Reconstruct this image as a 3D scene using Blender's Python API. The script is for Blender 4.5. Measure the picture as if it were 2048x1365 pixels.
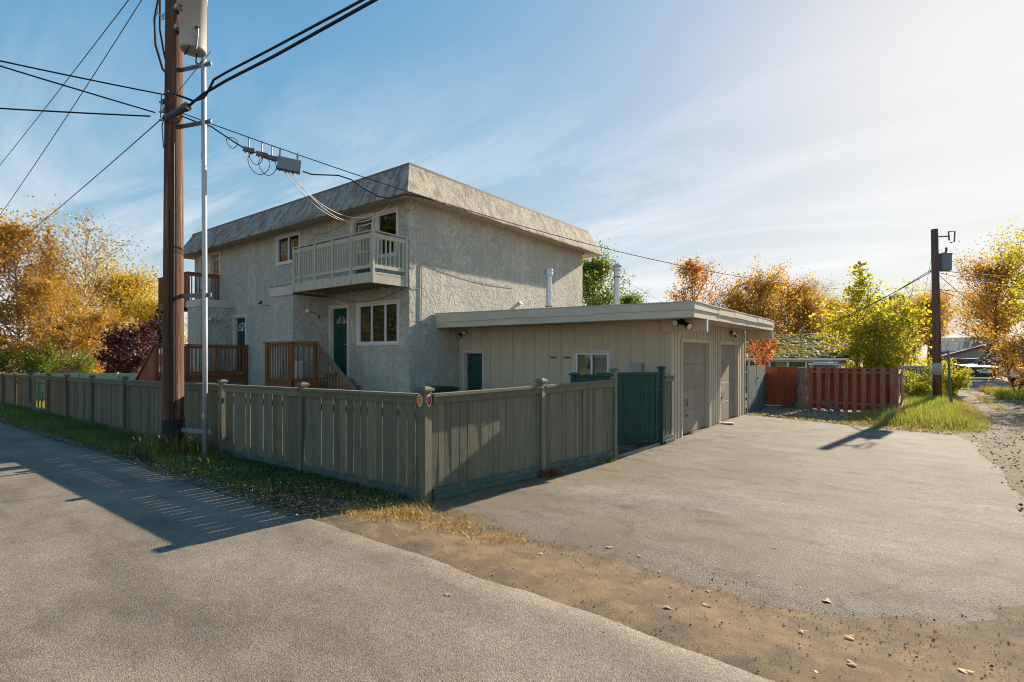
import bpy, math, random
import numpy as np
from mathutils import Vector, Matrix, noise as mnoise
from mathutils.geometry import delaunay_2d_cdt

# ---------------------------------------------------------------- clear
for o in list(bpy.data.objects): bpy.data.objects.remove(o)
R = math.radians
rnd = random.Random(7)
scene = bpy.context.scene
COL = scene.collection

# ---------------------------------------------------------------- camera, sky, sun, exposure
# World axes: x runs along the street side of the house (garage at +x), y runs back along its long side wall, z up.
CAM = (10.53, -9.33, 1.8)
cd = bpy.data.cameras.new('camera'); cam = bpy.data.objects.new('camera', cd); COL.objects.link(cam)
cam.location = CAM
cam.rotation_euler = (R(90), 0, R(37.3))
cd.sensor_width = 36; cd.lens = 36 * 1040 / 2048
cd.shift_y = 26.5 / 2048
cd.clip_start = 0.1; cd.clip_end = 2000
scene.camera = cam

SUN_AZ, SUN_EL = 81.5, 25.0          # azimuth counted from +x towards +y
w = bpy.data.worlds.new('World'); scene.world = w; w.use_nodes = True
wn = w.node_tree.nodes; wl = w.node_tree.links; wn.clear()
wout = wn.new('ShaderNodeOutputWorld'); bg = wn.new('ShaderNodeBackground')
sky = wn.new('ShaderNodeTexSky'); sky.sky_type = 'NISHITA'; sky.sun_disc = False
sky.sun_elevation = R(SUN_EL); sky.sun_rotation = R(90 - SUN_AZ)
sky.air_density = 1.0; sky.dust_density = 0.55; sky.ozone_density = 2.0
bg.inputs['Strength'].default_value = 0.15
tc = wn.new('ShaderNodeTexCoord'); sep = wn.new('ShaderNodeSeparateXYZ'); wl.new(tc.outputs['Generated'], sep.inputs[0])
def wmath(op, a, b=None, c=None):
    n = wn.new('ShaderNodeMath'); n.operation = op
    for i, v in enumerate((a, b, c)):
        if v is None: continue
        if isinstance(v, (int, float)): n.inputs[i].default_value = v
        else: wl.new(v, n.inputs[i])
    return n.outputs[0]
zc = wmath('ADD', wmath('MAXIMUM', sep.outputs[2], 0.0), 0.18)
cx = wmath('DIVIDE', sep.outputs[0], zc); cy = wmath('DIVIDE', sep.outputs[1], zc)
cmb = wn.new('ShaderNodeCombineXYZ'); wl.new(cx, cmb.inputs[0]); wl.new(cy, cmb.inputs[1])
mp = wn.new('ShaderNodeMapping'); mp.inputs['Rotation'].default_value = (0, 0, R(-50)); mp.inputs['Scale'].default_value = (0.5, 1.7, 1)
wl.new(cmb.outputs[0], mp.inputs[0])
n1 = wn.new('ShaderNodeTexNoise'); n1.inputs['Scale'].default_value = 1.5; n1.inputs['Detail'].default_value = 9; n1.inputs['Roughness'].default_value = 0.62; n1.inputs['Distortion'].default_value = 0.6
wl.new(mp.outputs[0], n1.inputs[0])
cr = wn.new('ShaderNodeValToRGB'); cr.color_ramp.elements[0].position = 0.42; cr.color_ramp.elements[1].position = 0.68
wl.new(n1.outputs[0], cr.inputs[0])
lowf = wn.new('ShaderNodeMapRange'); lowf.inputs[1].default_value = 0.52; lowf.inputs[2].default_value = 0.10; wl.new(sep.outputs[2], lowf.inputs[0])
cf = wmath('MULTIPLY', wmath('MULTIPLY', cr.outputs[0], lowf.outputs[0]), 0.85)
mix = wn.new('ShaderNodeMixRGB'); mix.inputs[2].default_value = (1.85, 1.85, 1.9, 1)
hs = wn.new('ShaderNodeHueSaturation'); hs.inputs['Saturation'].default_value = 1.95
def wvec(op, a, b):      # film-like shoulder for the very bright sky round the sun: c / (1 + 0.58 c) with a little of the glow kept
    n = wn.new('ShaderNodeVectorMath'); n.operation = op
    for i, v in enumerate((a, b)):
        if isinstance(v, tuple): n.inputs[i].default_value = v
        else: wl.new(v, n.inputs[i])
    return n.outputs[0]
wl.new(wvec('ADD', wvec('DIVIDE', sky.outputs[0], wvec('ADD', wvec('MULTIPLY', sky.outputs[0], (.58, .58, .58)), (1, 1, 1))), wvec('MULTIPLY', sky.outputs[0], (.010, .010, .009))), hs.inputs['Color'])
wl.new(cf, mix.inputs[0]); wl.new(hs.outputs[0], mix.inputs[1])
wl.new(mix.outputs[0], bg.inputs[0]); wl.new(bg.outputs[0], wout.inputs[0])

sd = bpy.data.lights.new('sun', 'SUN'); sd.energy = 3.0; sd.angle = R(0.5); sd.color = (1.0, 0.87, 0.69)
sun = bpy.data.objects.new('sun', sd); COL.objects.link(sun)
sv = Vector((math.cos(R(SUN_EL)) * math.cos(R(SUN_AZ)), math.cos(R(SUN_EL)) * math.sin(R(SUN_AZ)), math.sin(R(SUN_EL))))
sun.rotation_euler = sv.to_track_quat('Z', 'Y').to_euler(); sun.location = (0, 0, 30)
vs = scene.view_settings
scene.display_settings.display_device = 'sRGB'
vs.view_transform = 'Standard'; vs.look = 'None'; vs.exposure = 1.86
scene.cycles.filter_width = 1.05; vs.gamma = 1; vs.use_curve_mapping = False

# ---------------------------------------------------------------- materials
MATS = {}
def mat(name, col, rough=0.8, var=0.15, scale=3.0, bump=0.0, bscale=40.0, stretch=(1, 1, 1), detail=5, spec=0.3, metal=0.0, rand=0.0,
        col2=None, c2scale=1.0, c2pos=(0.5, 0.65), c2stretch=(1, 1, 1), bdist=0.01):
    """principled material; value noise, an optional second (stain) colour in noise patches, bump; rand = brightness change per object"""
    if name in MATS: return MATS[name]
    m = bpy.data.materials.new(name); m.use_nodes = True; n = m.node_tree.nodes; l = m.node_tree.links
    b = n['Principled BSDF']; b.inputs['Roughness'].default_value = rough; b.inputs['Metallic'].default_value = metal
    b.inputs['Specular IOR Level'].default_value = spec
    geo = n.new('ShaderNodeNewGeometry'); oi = n.new('ShaderNodeObjectInfo')
    off = n.new('ShaderNodeVectorMath'); off.operation = 'MULTIPLY_ADD'
    comb = n.new('ShaderNodeCombineXYZ')
    for i in range(3): l.new(oi.outputs['Random'], comb.inputs[i])
    l.new(comb.outputs[0], off.inputs[0]); off.inputs[1].default_value = (37 if rand else 0,) * 3; l.new(geo.outputs['Position'], off.inputs[2])
    def nz(sc, st, det=detail):
        mpn = n.new('ShaderNodeMapping'); mpn.inputs['Scale'].default_value = st; l.new(off.outputs[0], mpn.inputs[0])
        t = n.new('ShaderNodeTexNoise'); t.inputs['Scale'].default_value = sc; t.inputs['Detail'].default_value = det; t.inputs['Roughness'].default_value = 0.6
        l.new(mpn.outputs[0], t.inputs[0]); return t.outputs[0]
    rp = n.new('ShaderNodeValToRGB'); rp.color_ramp.elements[0].position = 0.3; rp.color_ramp.elements[1].position = 0.7
    rp.color_ramp.elements[0].color = tuple(c * (1 - var) for c in col) + (1,); rp.color_ramp.elements[1].color = tuple(min(1, c * (1 + var)) for c in col) + (1,)
    l.new(nz(scale, stretch), rp.inputs[0]); out = rp.outputs[0]
    if col2:
        r2 = n.new('ShaderNodeValToRGB'); r2.color_ramp.elements[0].position, r2.color_ramp.elements[1].position = c2pos
        l.new(nz(c2scale, c2stretch, 8), r2.inputs[0])
        mx = n.new('ShaderNodeMixRGB'); mx.inputs[2].default_value = tuple(col2) + (1,); l.new(r2.outputs[0], mx.inputs[0]); l.new(out, mx.inputs[1]); out = mx.outputs[0]
    if rand:
        mr = n.new('ShaderNodeMapRange'); mr.inputs[3].default_value = 1 - rand; mr.inputs[4].default_value = 1 + rand; l.new(oi.outputs['Random'], mr.inputs[0])
        ml = n.new('ShaderNodeMixRGB'); ml.blend_type = 'MULTIPLY'; ml.inputs[0].default_value = 1; l.new(out, ml.inputs[1]); l.new(mr.outputs[0], ml.inputs[2]); out = ml.outputs[0]
    l.new(out, b.inputs['Base Color'])
    if bump:
        bp = n.new('ShaderNodeBump'); bp.inputs['Strength'].default_value = bump; bp.inputs['Distance'].default_value = bdist
        l.new(nz(bscale, stretch, 4), bp.inputs['Height']); l.new(bp.outputs[0], b.inputs['Normal'])
    MATS[name] = m; return m

def stucco(name, col, col2=None, streak=False, green=0.0):
    m = bpy.data.materials.new(name); m.use_nodes = True; n = m.node_tree.nodes; l = m.node_tree.links; b = n['Principled BSDF']
    b.inputs['Roughness'].default_value = 0.9; b.inputs['Specular IOR Level'].default_value = 0.2
    geo = n.new('ShaderNodeNewGeometry')
    t = n.new('ShaderNodeTexNoise'); t.inputs['Scale'].default_value = 5.4; t.inputs['Detail'].default_value = 6; t.inputs['Roughness'].default_value = 0.62; t.inputs['Distortion'].default_value = 1.7
    l.new(geo.outputs['Position'], t.inputs[0])
    t2 = n.new('ShaderNodeTexNoise'); t2.inputs['Scale'].default_value = 0.9; t2.inputs['Detail'].default_value = 6; l.new(geo.outputs['Position'], t2.inputs[0])
    r = n.new('ShaderNodeValToRGB'); e = r.color_ramp.elements; e[0].position = 0.38; e[1].position = 0.56
    e[0].color = tuple(c * 0.70 for c in col) + (1,); e[1].color = tuple(col) + (1,); l.new(t.outputs[0], r.inputs[0])
    r2 = n.new('ShaderNodeValToRGB'); e = r2.color_ramp.elements; e[0].position = 0.3; e[1].position = 0.7; e[0].color = (.86, .86, .84, 1); e[1].color = (1.06, 1.05, 1.02, 1); l.new(t2.outputs[0], r2.inputs[0])
    ml = n.new('ShaderNodeMixRGB'); ml.blend_type = 'MULTIPLY'; ml.inputs[0].default_value = 1; l.new(r.outputs[0], ml.inputs[1]); l.new(r2.outputs[0], ml.inputs[2]); out = ml.outputs[0]
    if col2:
        mpn = n.new('ShaderNodeMapping'); mpn.inputs['Scale'].default_value = (1.7, 1.7, 0.10); l.new(geo.outputs['Position'], mpn.inputs[0])
        mpn.inputs['Rotation'].default_value = (0, R(10) if streak else 0, 0)
        t3 = n.new('ShaderNodeTexNoise'); t3.inputs['Scale'].default_value = 2.6; t3.inputs['Detail'].default_value = 7; t3.inputs['Roughness'].default_value = 0.65; l.new(mpn.outputs[0], t3.inputs[0])
        r3 = n.new('ShaderNodeValToRGB'); r3.color_ramp.elements[0].position = 0.45; r3.color_ramp.elements[1].position = 0.60; l.new(t3.outputs[0], r3.inputs[0])
        mm = n.new('ShaderNodeMath'); mm.operation = 'MULTIPLY'; mm.inputs[1].default_value = 0.85; l.new(r3.outputs[0], mm.inputs[0])
        mx = n.new('ShaderNodeMixRGB'); mx.inputs[2].default_value = tuple(col2) + (1,); l.new(mm.outputs[0], mx.inputs[0]); l.new(out, mx.inputs[1]); out = mx.outputs[0]
    l.new(out, b.inputs['Base Color'])
    tb = n.new('ShaderNodeTexNoise'); tb.inputs['Scale'].default_value = 60; tb.inputs['Detail'].default_value = 3; l.new(geo.outputs['Position'], tb.inputs[0])
    ad = n.new('ShaderNodeMath'); ad.operation = 'MULTIPLY_ADD'; ad.inputs[1].default_value = 0.12; l.new(tb.outputs[0], ad.inputs[0]); l.new(r.outputs[0], ad.inputs[2])
    bp = n.new('ShaderNodeBump'); bp.inputs['Strength'].default_value = 0.9; bp.inputs['Distance'].default_value = 0.08; l.new(ad.outputs[0], bp.inputs['Height']); l.new(bp.outputs[0], b.inputs['Normal'])
    MATS[name] = m; return m

def leafmat(name, c0, c1, c2, trans=0.45):
    m = bpy.data.materials.new(name); m.use_nodes = True; n = m.node_tree.nodes; l = m.node_tree.links; n.clear()
    o = n.new('ShaderNodeOutputMaterial'); a = n.new('ShaderNodeAttribute'); a.attribute_name = 'tint'
    r = n.new('ShaderNodeValToRGB'); r.color_ramp.elements[0].color = c0 + (1,); r.color_ramp.elements[1].color = c2 + (1,); r.color_ramp.elements.new(0.5).color = c1 + (1,)
    l.new(a.outputs['Fac'], r.inputs[0])
    d = n.new('ShaderNodeBsdfDiffuse'); t = n.new('ShaderNodeBsdfTranslucent'); mx = n.new('ShaderNodeMixShader'); mx.inputs[0].default_value = trans
    g = n.new('ShaderNodeBsdfGlossy'); g.inputs['Roughness'].default_value = 0.45; m2 = n.new('ShaderNodeMixShader'); m2.inputs[0].default_value = 0.04
    l.new(r.outputs[0], d.inputs[0]); l.new(r.outputs[0], t.inputs[0]); l.new(d.outputs[0], mx.inputs[1]); l.new(t.outputs[0], mx.inputs[2])
    l.new(mx.outputs[0], m2.inputs[1]); l.new(g.outputs[0], m2.inputs[2]); l.new(m2.outputs[0], o.inputs[0]); MATS[name] = m; return m

def glassmat(name, tint=(0.55, 0.6, 0.6), refl=0.45):
    m = bpy.data.materials.new(name); m.use_nodes = True; n = m.node_tree.nodes; l = m.node_tree.links; n.clear()
    o = n.new('ShaderNodeOutputMaterial'); lw = n.new('ShaderNodeLayerWeight'); lw.inputs[0].default_value = refl
    t = n.new('ShaderNodeBsdfTransparent'); t.inputs[0].default_value = tint + (1,); g = n.new('ShaderNodeBsdfGlossy'); g.inputs['Roughness'].default_value = 0.01
    mx = n.new('ShaderNodeMixShader'); l.new(lw.outputs['Fresnel'], mx.inputs[0]); l.new(t.outputs[0], mx.inputs[1]); l.new(g.outputs[0], mx.inputs[2]); l.new(mx.outputs[0], o.inputs[0])
    MATS[name] = m; return m

def asphalt(name, col, dirt, dpos, dscale=0.5, speck=0.35, edge=None, crack=False):
    m = bpy.data.materials.new(name); m.use_nodes = True; n = m.node_tree.nodes; l = m.node_tree.links; b = n['Principled BSDF']
    b.inputs['Roughness'].default_value = 0.85; b.inputs['Specular IOR Level'].default_value = 0.35
    geo = n.new('ShaderNodeNewGeometry')
    def nz(sc, det=4, rg=0.6, st=None):
        t = n.new('ShaderNodeTexNoise'); t.inputs['Scale'].default_value = sc; t.inputs['Detail'].default_value = det; t.inputs['Roughness'].default_value = rg
        if st:
            q = n.new('ShaderNodeMapping'); q.inputs['Scale'].default_value = st; l.new(geo.outputs['Position'], q.inputs[0]); l.new(q.outputs[0], t.inputs[0])
        else: l.new(geo.outputs['Position'], t.inputs[0])
        return t.outputs[0]
    def ramp(src, p0, p1, c0, c1):
        r = n.new('ShaderNodeValToRGB'); e = r.color_ramp.elements; e[0].position = p0; e[1].position = p1; e[0].color = c0 + (1,); e[1].color = c1 + (1,); l.new(src, r.inputs[0]); return r.outputs[0]
    def mixc(mode, f, a, c):
        q = n.new('ShaderNodeMixRGB'); q.blend_type = mode
        for i, v in enumerate((f, a, c)):
            if isinstance(v, (int, float)): q.inputs[i].default_value = v
            elif isinstance(v, tuple): q.inputs[i].default_value = v + (1,)
            else: l.new(v, q.inputs[i])
        return q.outputs[0]
    v = n.new('ShaderNodeTexVoronoi'); v.inputs['Scale'].default_value = 130; l.new(geo.outputs['Position'], v.inputs[0])
    hs = n.new('ShaderNodeSeparateColor'); l.new(v.outputs['Color'], hs.inputs[0])
    base = ramp(hs.outputs[0], 0.05, 0.95, tuple(c * (1 - speck) for c in col), tuple(c * (1 + speck) for c in col))
    base = mixc('MULTIPLY', 1.0, base, ramp(nz(0.55, 6, 0.65, (1, 2.2, 1)), 0.34, 0.66, (0.68, 0.67, 0.65), (1.18, 1.18, 1.18)))
    base = mixc('MULTIPLY', 1.0, base, ramp(nz(6, 6, 0.7), 0.3, 0.7, (0.88, 0.88, 0.88), (1.1, 1.1, 1.1)))
    df = ramp(nz(dscale, 9, 0.68), dpos[0], dpos[1], (0, 0, 0), (1, 1, 1))
    if edge:      # dirt washed over the rim of the sheet (vertex value = nearness of the rim)
        at = n.new('ShaderNodeAttribute'); at.attribute_name = 'rim'
        s = n.new('ShaderNodeMath'); s.operation = 'MULTIPLY_ADD'; s.inputs[1].default_value = 1.9; l.new(at.outputs['Fac'], s.inputs[0])
        s2 = n.new('ShaderNodeMath'); s2.operation = 'MULTIPLY_ADD'; l.new(nz(2.6, 9, 0.75), s2.inputs[0]); s2.inputs[1].default_value = 3.2; s2.inputs[2].default_value = -2.9; l.new(s2.outputs[0], s.inputs[2]); s.use_clamp = True
        df = mixc('LIGHTEN', 1.0, df, s.outputs[0])
    fm = n.new('ShaderNodeMath'); fm.operation = 'MULTIPLY'; fm.inputs[1].default_value = 0.82; l.new(df, fm.inputs[0])
    base = mixc('MIX', fm.outputs[0], base, dirt)
    dk = ramp(nz(1.3, 9, 0.7, (1, 1.8, 1)), 0.52, 0.68, (1, 1, 1), (0.56, 0.52, 0.48)); base = mixc('MULTIPLY', 0.9 if edge else 0.45, base, dk)
    h = mixc('ADD', 0.35, v.outputs['Distance'], nz(240, 2))
    bp = n.new('ShaderNodeBump'); bp.inputs['Strength'].default_value = 0.8 if edge else 0.4; bp.inputs['Distance'].default_value = 0.007
    if crack:
        vc = n.new('ShaderNodeTexVoronoi'); vc.feature = 'DISTANCE_TO_EDGE'; vc.inputs['Scale'].default_value = 0.33
        wv = n.new('ShaderNodeVectorMath'); wv.operation = 'MULTIPLY_ADD'; tn = n.new('ShaderNodeTexNoise'); tn.inputs['Scale'].default_value = 1.6; tn.inputs['Detail'].default_value = 6
        l.new(geo.outputs['Position'], tn.inputs[0]); l.new(tn.outputs['Color'], wv.inputs[0]); wv.inputs[1].default_value = (1.1, 1.1, 0); l.new(geo.outputs['Position'], wv.inputs[2]); l.new(wv.outputs[0], vc.inputs[0])
        base = mixc('MULTIPLY', 0.30, base, ramp(vc.outputs['Distance'], 0.0, 0.012, (0.35, 0.32, 0.28), (1, 1, 1)))
    l.new(base, b.inputs['Base Color']); l.new(h, bp.inputs['Height']); l.new(bp.outputs[0], b.inputs['Normal'])
    MATS[name] = m; return m

ST = stucco('stucco_wall', (0.64, 0.615, 0.54), (0.50, 0.465, 0.39))
STM = stucco('stucco_mansard', (0.47, 0.44, 0.385), (0.27, 0.145, 0.095), True)
STM2 = stucco('stucco_mansard_long_side', (0.50, 0.445, 0.36), (0.27, 0.225, 0.175))  # long side has grey-brown streaks instead of the street side's rust
WHITE = mat('painted_trim', (0.74, 0.67, 0.60), 0.6, 0.08, 3, 0.15, 30)
VINYL = mat('white_vinyl', (0.74, 0.73, 0.74), 0.4, 0.04, 3)
PINK = mat('pale_trim_board', (0.64, 0.55, 0.50), 0.7, 0.1, 2, 0.2, 20)
SIDING = mat('siding_paint', (0.55, 0.475, 0.345), 0.75, 0.07, 2.0, 0.25, 30, (4, 4, 0.4), rand=0.03)
FASCIA = mat('fascia_paint', (0.60, 0.54, 0.43), 0.7, 0.10, 2, 0.3, 18, (1, 1, 4), rand=0.03)
GDOOR = mat('garage_door_paint', (0.29, 0.24, 0.18), 0.65, 0.08, 2, 0.15, 40, col2=(0.33, 0.295, 0.24), c2scale=1.5)
GREYW = mat('grey_balcony_paint', (0.54, 0.49, 0.38), 0.7, 0.12, 3, 0.3, 30, (4, 4, 0.5), rand=0.05)
REDW = mat('red_stained_wood', (0.33, 0.105, 0.042), 0.7, 0.3, 4, 0.4, 30, (5, 5, 0.5), rand=0.18)
WORNW = mat('worn_brown_wood', (0.27, 0.17, 0.11), 0.8, 0.35, 4, 0.4, 30, (5, 5, 0.5), rand=0.2)
JOIST = mat('joist_wood', (0.30, 0.23, 0.14), 0.8, 0.2, 4, rand=0.1)
FENCE = mat('olive_fence_paint', (0.160, 0.153, 0.104), 0.75, 0.18, 5, 0.45, 26, (5, 5, 0.35), rand=0.2, col2=(0.225, 0.205, 0.14), c2scale=4, c2pos=(0.60, 0.78), c2stretch=(3, 3, 0.4))
FENCEO = mat('weathered_fence_paint', (0.19, 0.15, 0.085), 0.8, 0.25, 5, 0.5, 26, (5, 5, 0.35), rand=0.14)
KICK = mat('green_kick_board_paint', (0.062, 0.105, 0.085), 0.75, 0.25, 5, 0.4, 26, (.5, .5, 4), rand=0.1, col2=(0.15, 0.14, 0.10), c2scale=5)
GATE = mat('green_gate_paint', (0.024, 0.075, 0.052), 0.6, 0.2, 4, 0.3, 26, (4, 4, 0.4), rand=0.08)
TEAL = mat('teal_door_paint', (0.010, 0.068, 0.053), 0.45, 0.08, 3)
DARKG = mat('dark_green_grey_boards', (0.105, 0.135, 0.115), 0.8, 0.25, 5, 0.4, 26, (5, 5, 0.4), rand=0.1, col2=(0.25, 0.25, 0.22), c2scale=6, c2pos=(0.6, 0.8), c2stretch=(3, 3, .4))
REDF = mat('faded_red_boards', (0.33, 0.115, 0.062), 0.8, 0.3, 5, 0.4, 26, (5, 5, 0.4), rand=0.15, col2=(0.36, 0.25, 0.20), c2scale=6, c2pos=(0.48, 0.75), c2stretch=(3, 3, .5))
REDB = mat('shaded_red_boards', (0.105, 0.034, 0.020), 0.8, 0.25, 5, 0.4, 26, (5, 5, 0.4), rand=0.12)  # recessed back boards of the red fence; shade between the boards painted in
ORF = mat('brick_red_boards', (0.30, 0.075, 0.028), 0.75, 0.2, 5, 0.3, 26, (5, 5, 0.4), rand=0.1)
GRYF = mat('weathered_grey_boards', (0.14, 0.13, 0.115), 0.9, 0.3, 5, 0.4, 26, (5, 5, 0.4), rand=0.2)
PGREEN = mat('pale_green_paint', (0.30, 0.44, 0.33), 0.7, 0.08, 4, rand=0.05)
POLE = mat('utility_pole_wood', (0.105, 0.052, 0.032), 0.85, 0.4, 3.5, 0.7, 14, (5, 5, 0.22), col2=(0.30, 0.19, 0.10), c2scale=2.2, c2pos=(0.52, 0.7), c2stretch=(5, 5, 0.16), bdist=0.02)
POLEB = mat('far_pole_wood', (0.15, 0.088, 0.062), 0.9, 0.3, 4, 0.6, 14, (5, 5, 0.25))
TAR = mat('creosote_base', (0.022, 0.017, 0.014), 0.7, 0.3, 5, 0.5, 14, (5, 5, 0.25))
GALV = mat('galvanized_steel', (0.50, 0.49, 0.50), 0.5, 0.08, 4, metal=0.4)
TANK = mat('grey_tank_paint', (0.40, 0.385, 0.36), 0.35, 0.04, 3, spec=0.5)
TANKD = mat('dark_grey_tank', (0.20, 0.215, 0.23), 0.5, 0.06, 3)
BOXG = mat('cast_grey_box', (0.23, 0.26, 0.29), 0.5, 0.1, 6)
BRACK = mat('bracket_steel', (0.18, 0.19, 0.19), 0.5, 0.1, 6, metal=0.5)
CABLE = mat('black_cable', (0.018, 0.018, 0.02), 0.6, 0.1, 5)
WIREG = mat('grey_wire', (0.10, 0.11, 0.12), 0.6, 0.1, 5)
WIREW = mat('cream_wire', (0.62, 0.55, 0.46), 0.6, 0.1, 5)
FLUE = mat('flue_steel', (0.55, 0.56, 0.58), 0.28, 0.1, 6, metal=0.9)
BLACK = mat('black_plastic', (0.02, 0.02, 0.022), 0.5, 0.1, 5)
LENS = mat('lamp_lens', (0.75, 0.73, 0.66), 0.3, 0.03, 3)
PORC = mat('porcelain', (0.42, 0.40, 0.37), 0.3, 0.05, 3)
ORANGE = mat('orange_reflector', (0.85, 0.16, 0.02), 0.35, 0.05, 8)
DKRED = mat('dark_red_reflector', (0.28, 0.05, 0.035), 0.35, 0.05, 8)
RWHITE = mat('reflector_rim', (0.75, 0.68, 0.66), 0.5, 0.05, 8)
BAGW = mat('white_plastic', (0.72, 0.72, 0.76), 0.45, 0.05, 6, 0.3, 12)
BLIND = mat('blind_slat', (0.70, 0.62, 0.48), 0.6, 0.06, 4)
CURT = mat('dark_curtain', (0.16, 0.11, 0.085), 0.9, 0.2, 3)
ROOFT = mat('built_up_roof', (0.20, 0.18, 0.16), 0.95, 0.2, 4, 0.5, 40)
GLASS = glassmat('window_glass', (0.62, 0.66, 0.64), 0.40)
PLAQ = mat('orange_brown_plaque', (0.36, 0.15, 0.06), 0.7, 0.15, 20)
BIN = mat('green_bin_plastic', (0.010, 0.085, 0.068), 0.4, 0.1, 5)
SOIL = mat('house_wall_base', (0.2, 0.19, 0.17), 0.9)
PAVER = mat('reddish_paver', (0.20, 0.115, 0.095), 0.9, 0.2, 5, 0.4, 30, rand=0.12)
STONE = mat('pebble_stone', (0.15, 0.135, 0.115), 0.85, 0.35, 25, 0.3, 60)
MOSS = leafmat('roof_moss', (0.24, 0.16, 0.02), (0.50, 0.36, 0.045), (0.68, 0.50, 0.07), 0.0)
SHING = mat('dark_shingle', (0.040, 0.030, 0.022), 0.95, 0.3, 6, 0.5, 20)
BARKL = mat('pale_bark', (0.40, 0.33, 0.25), 0.9, 0.35, 6, 0.4, 20)
BARKD = mat('dark_bark', (0.085, 0.065, 0.05), 0.95, 0.3, 6, 0.4, 20)
STUMP = mat('lichen_bark', (0.20, 0.155, 0.12), 0.95, 0.45, 14, 0.9, 16, bdist=0.04)
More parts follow.
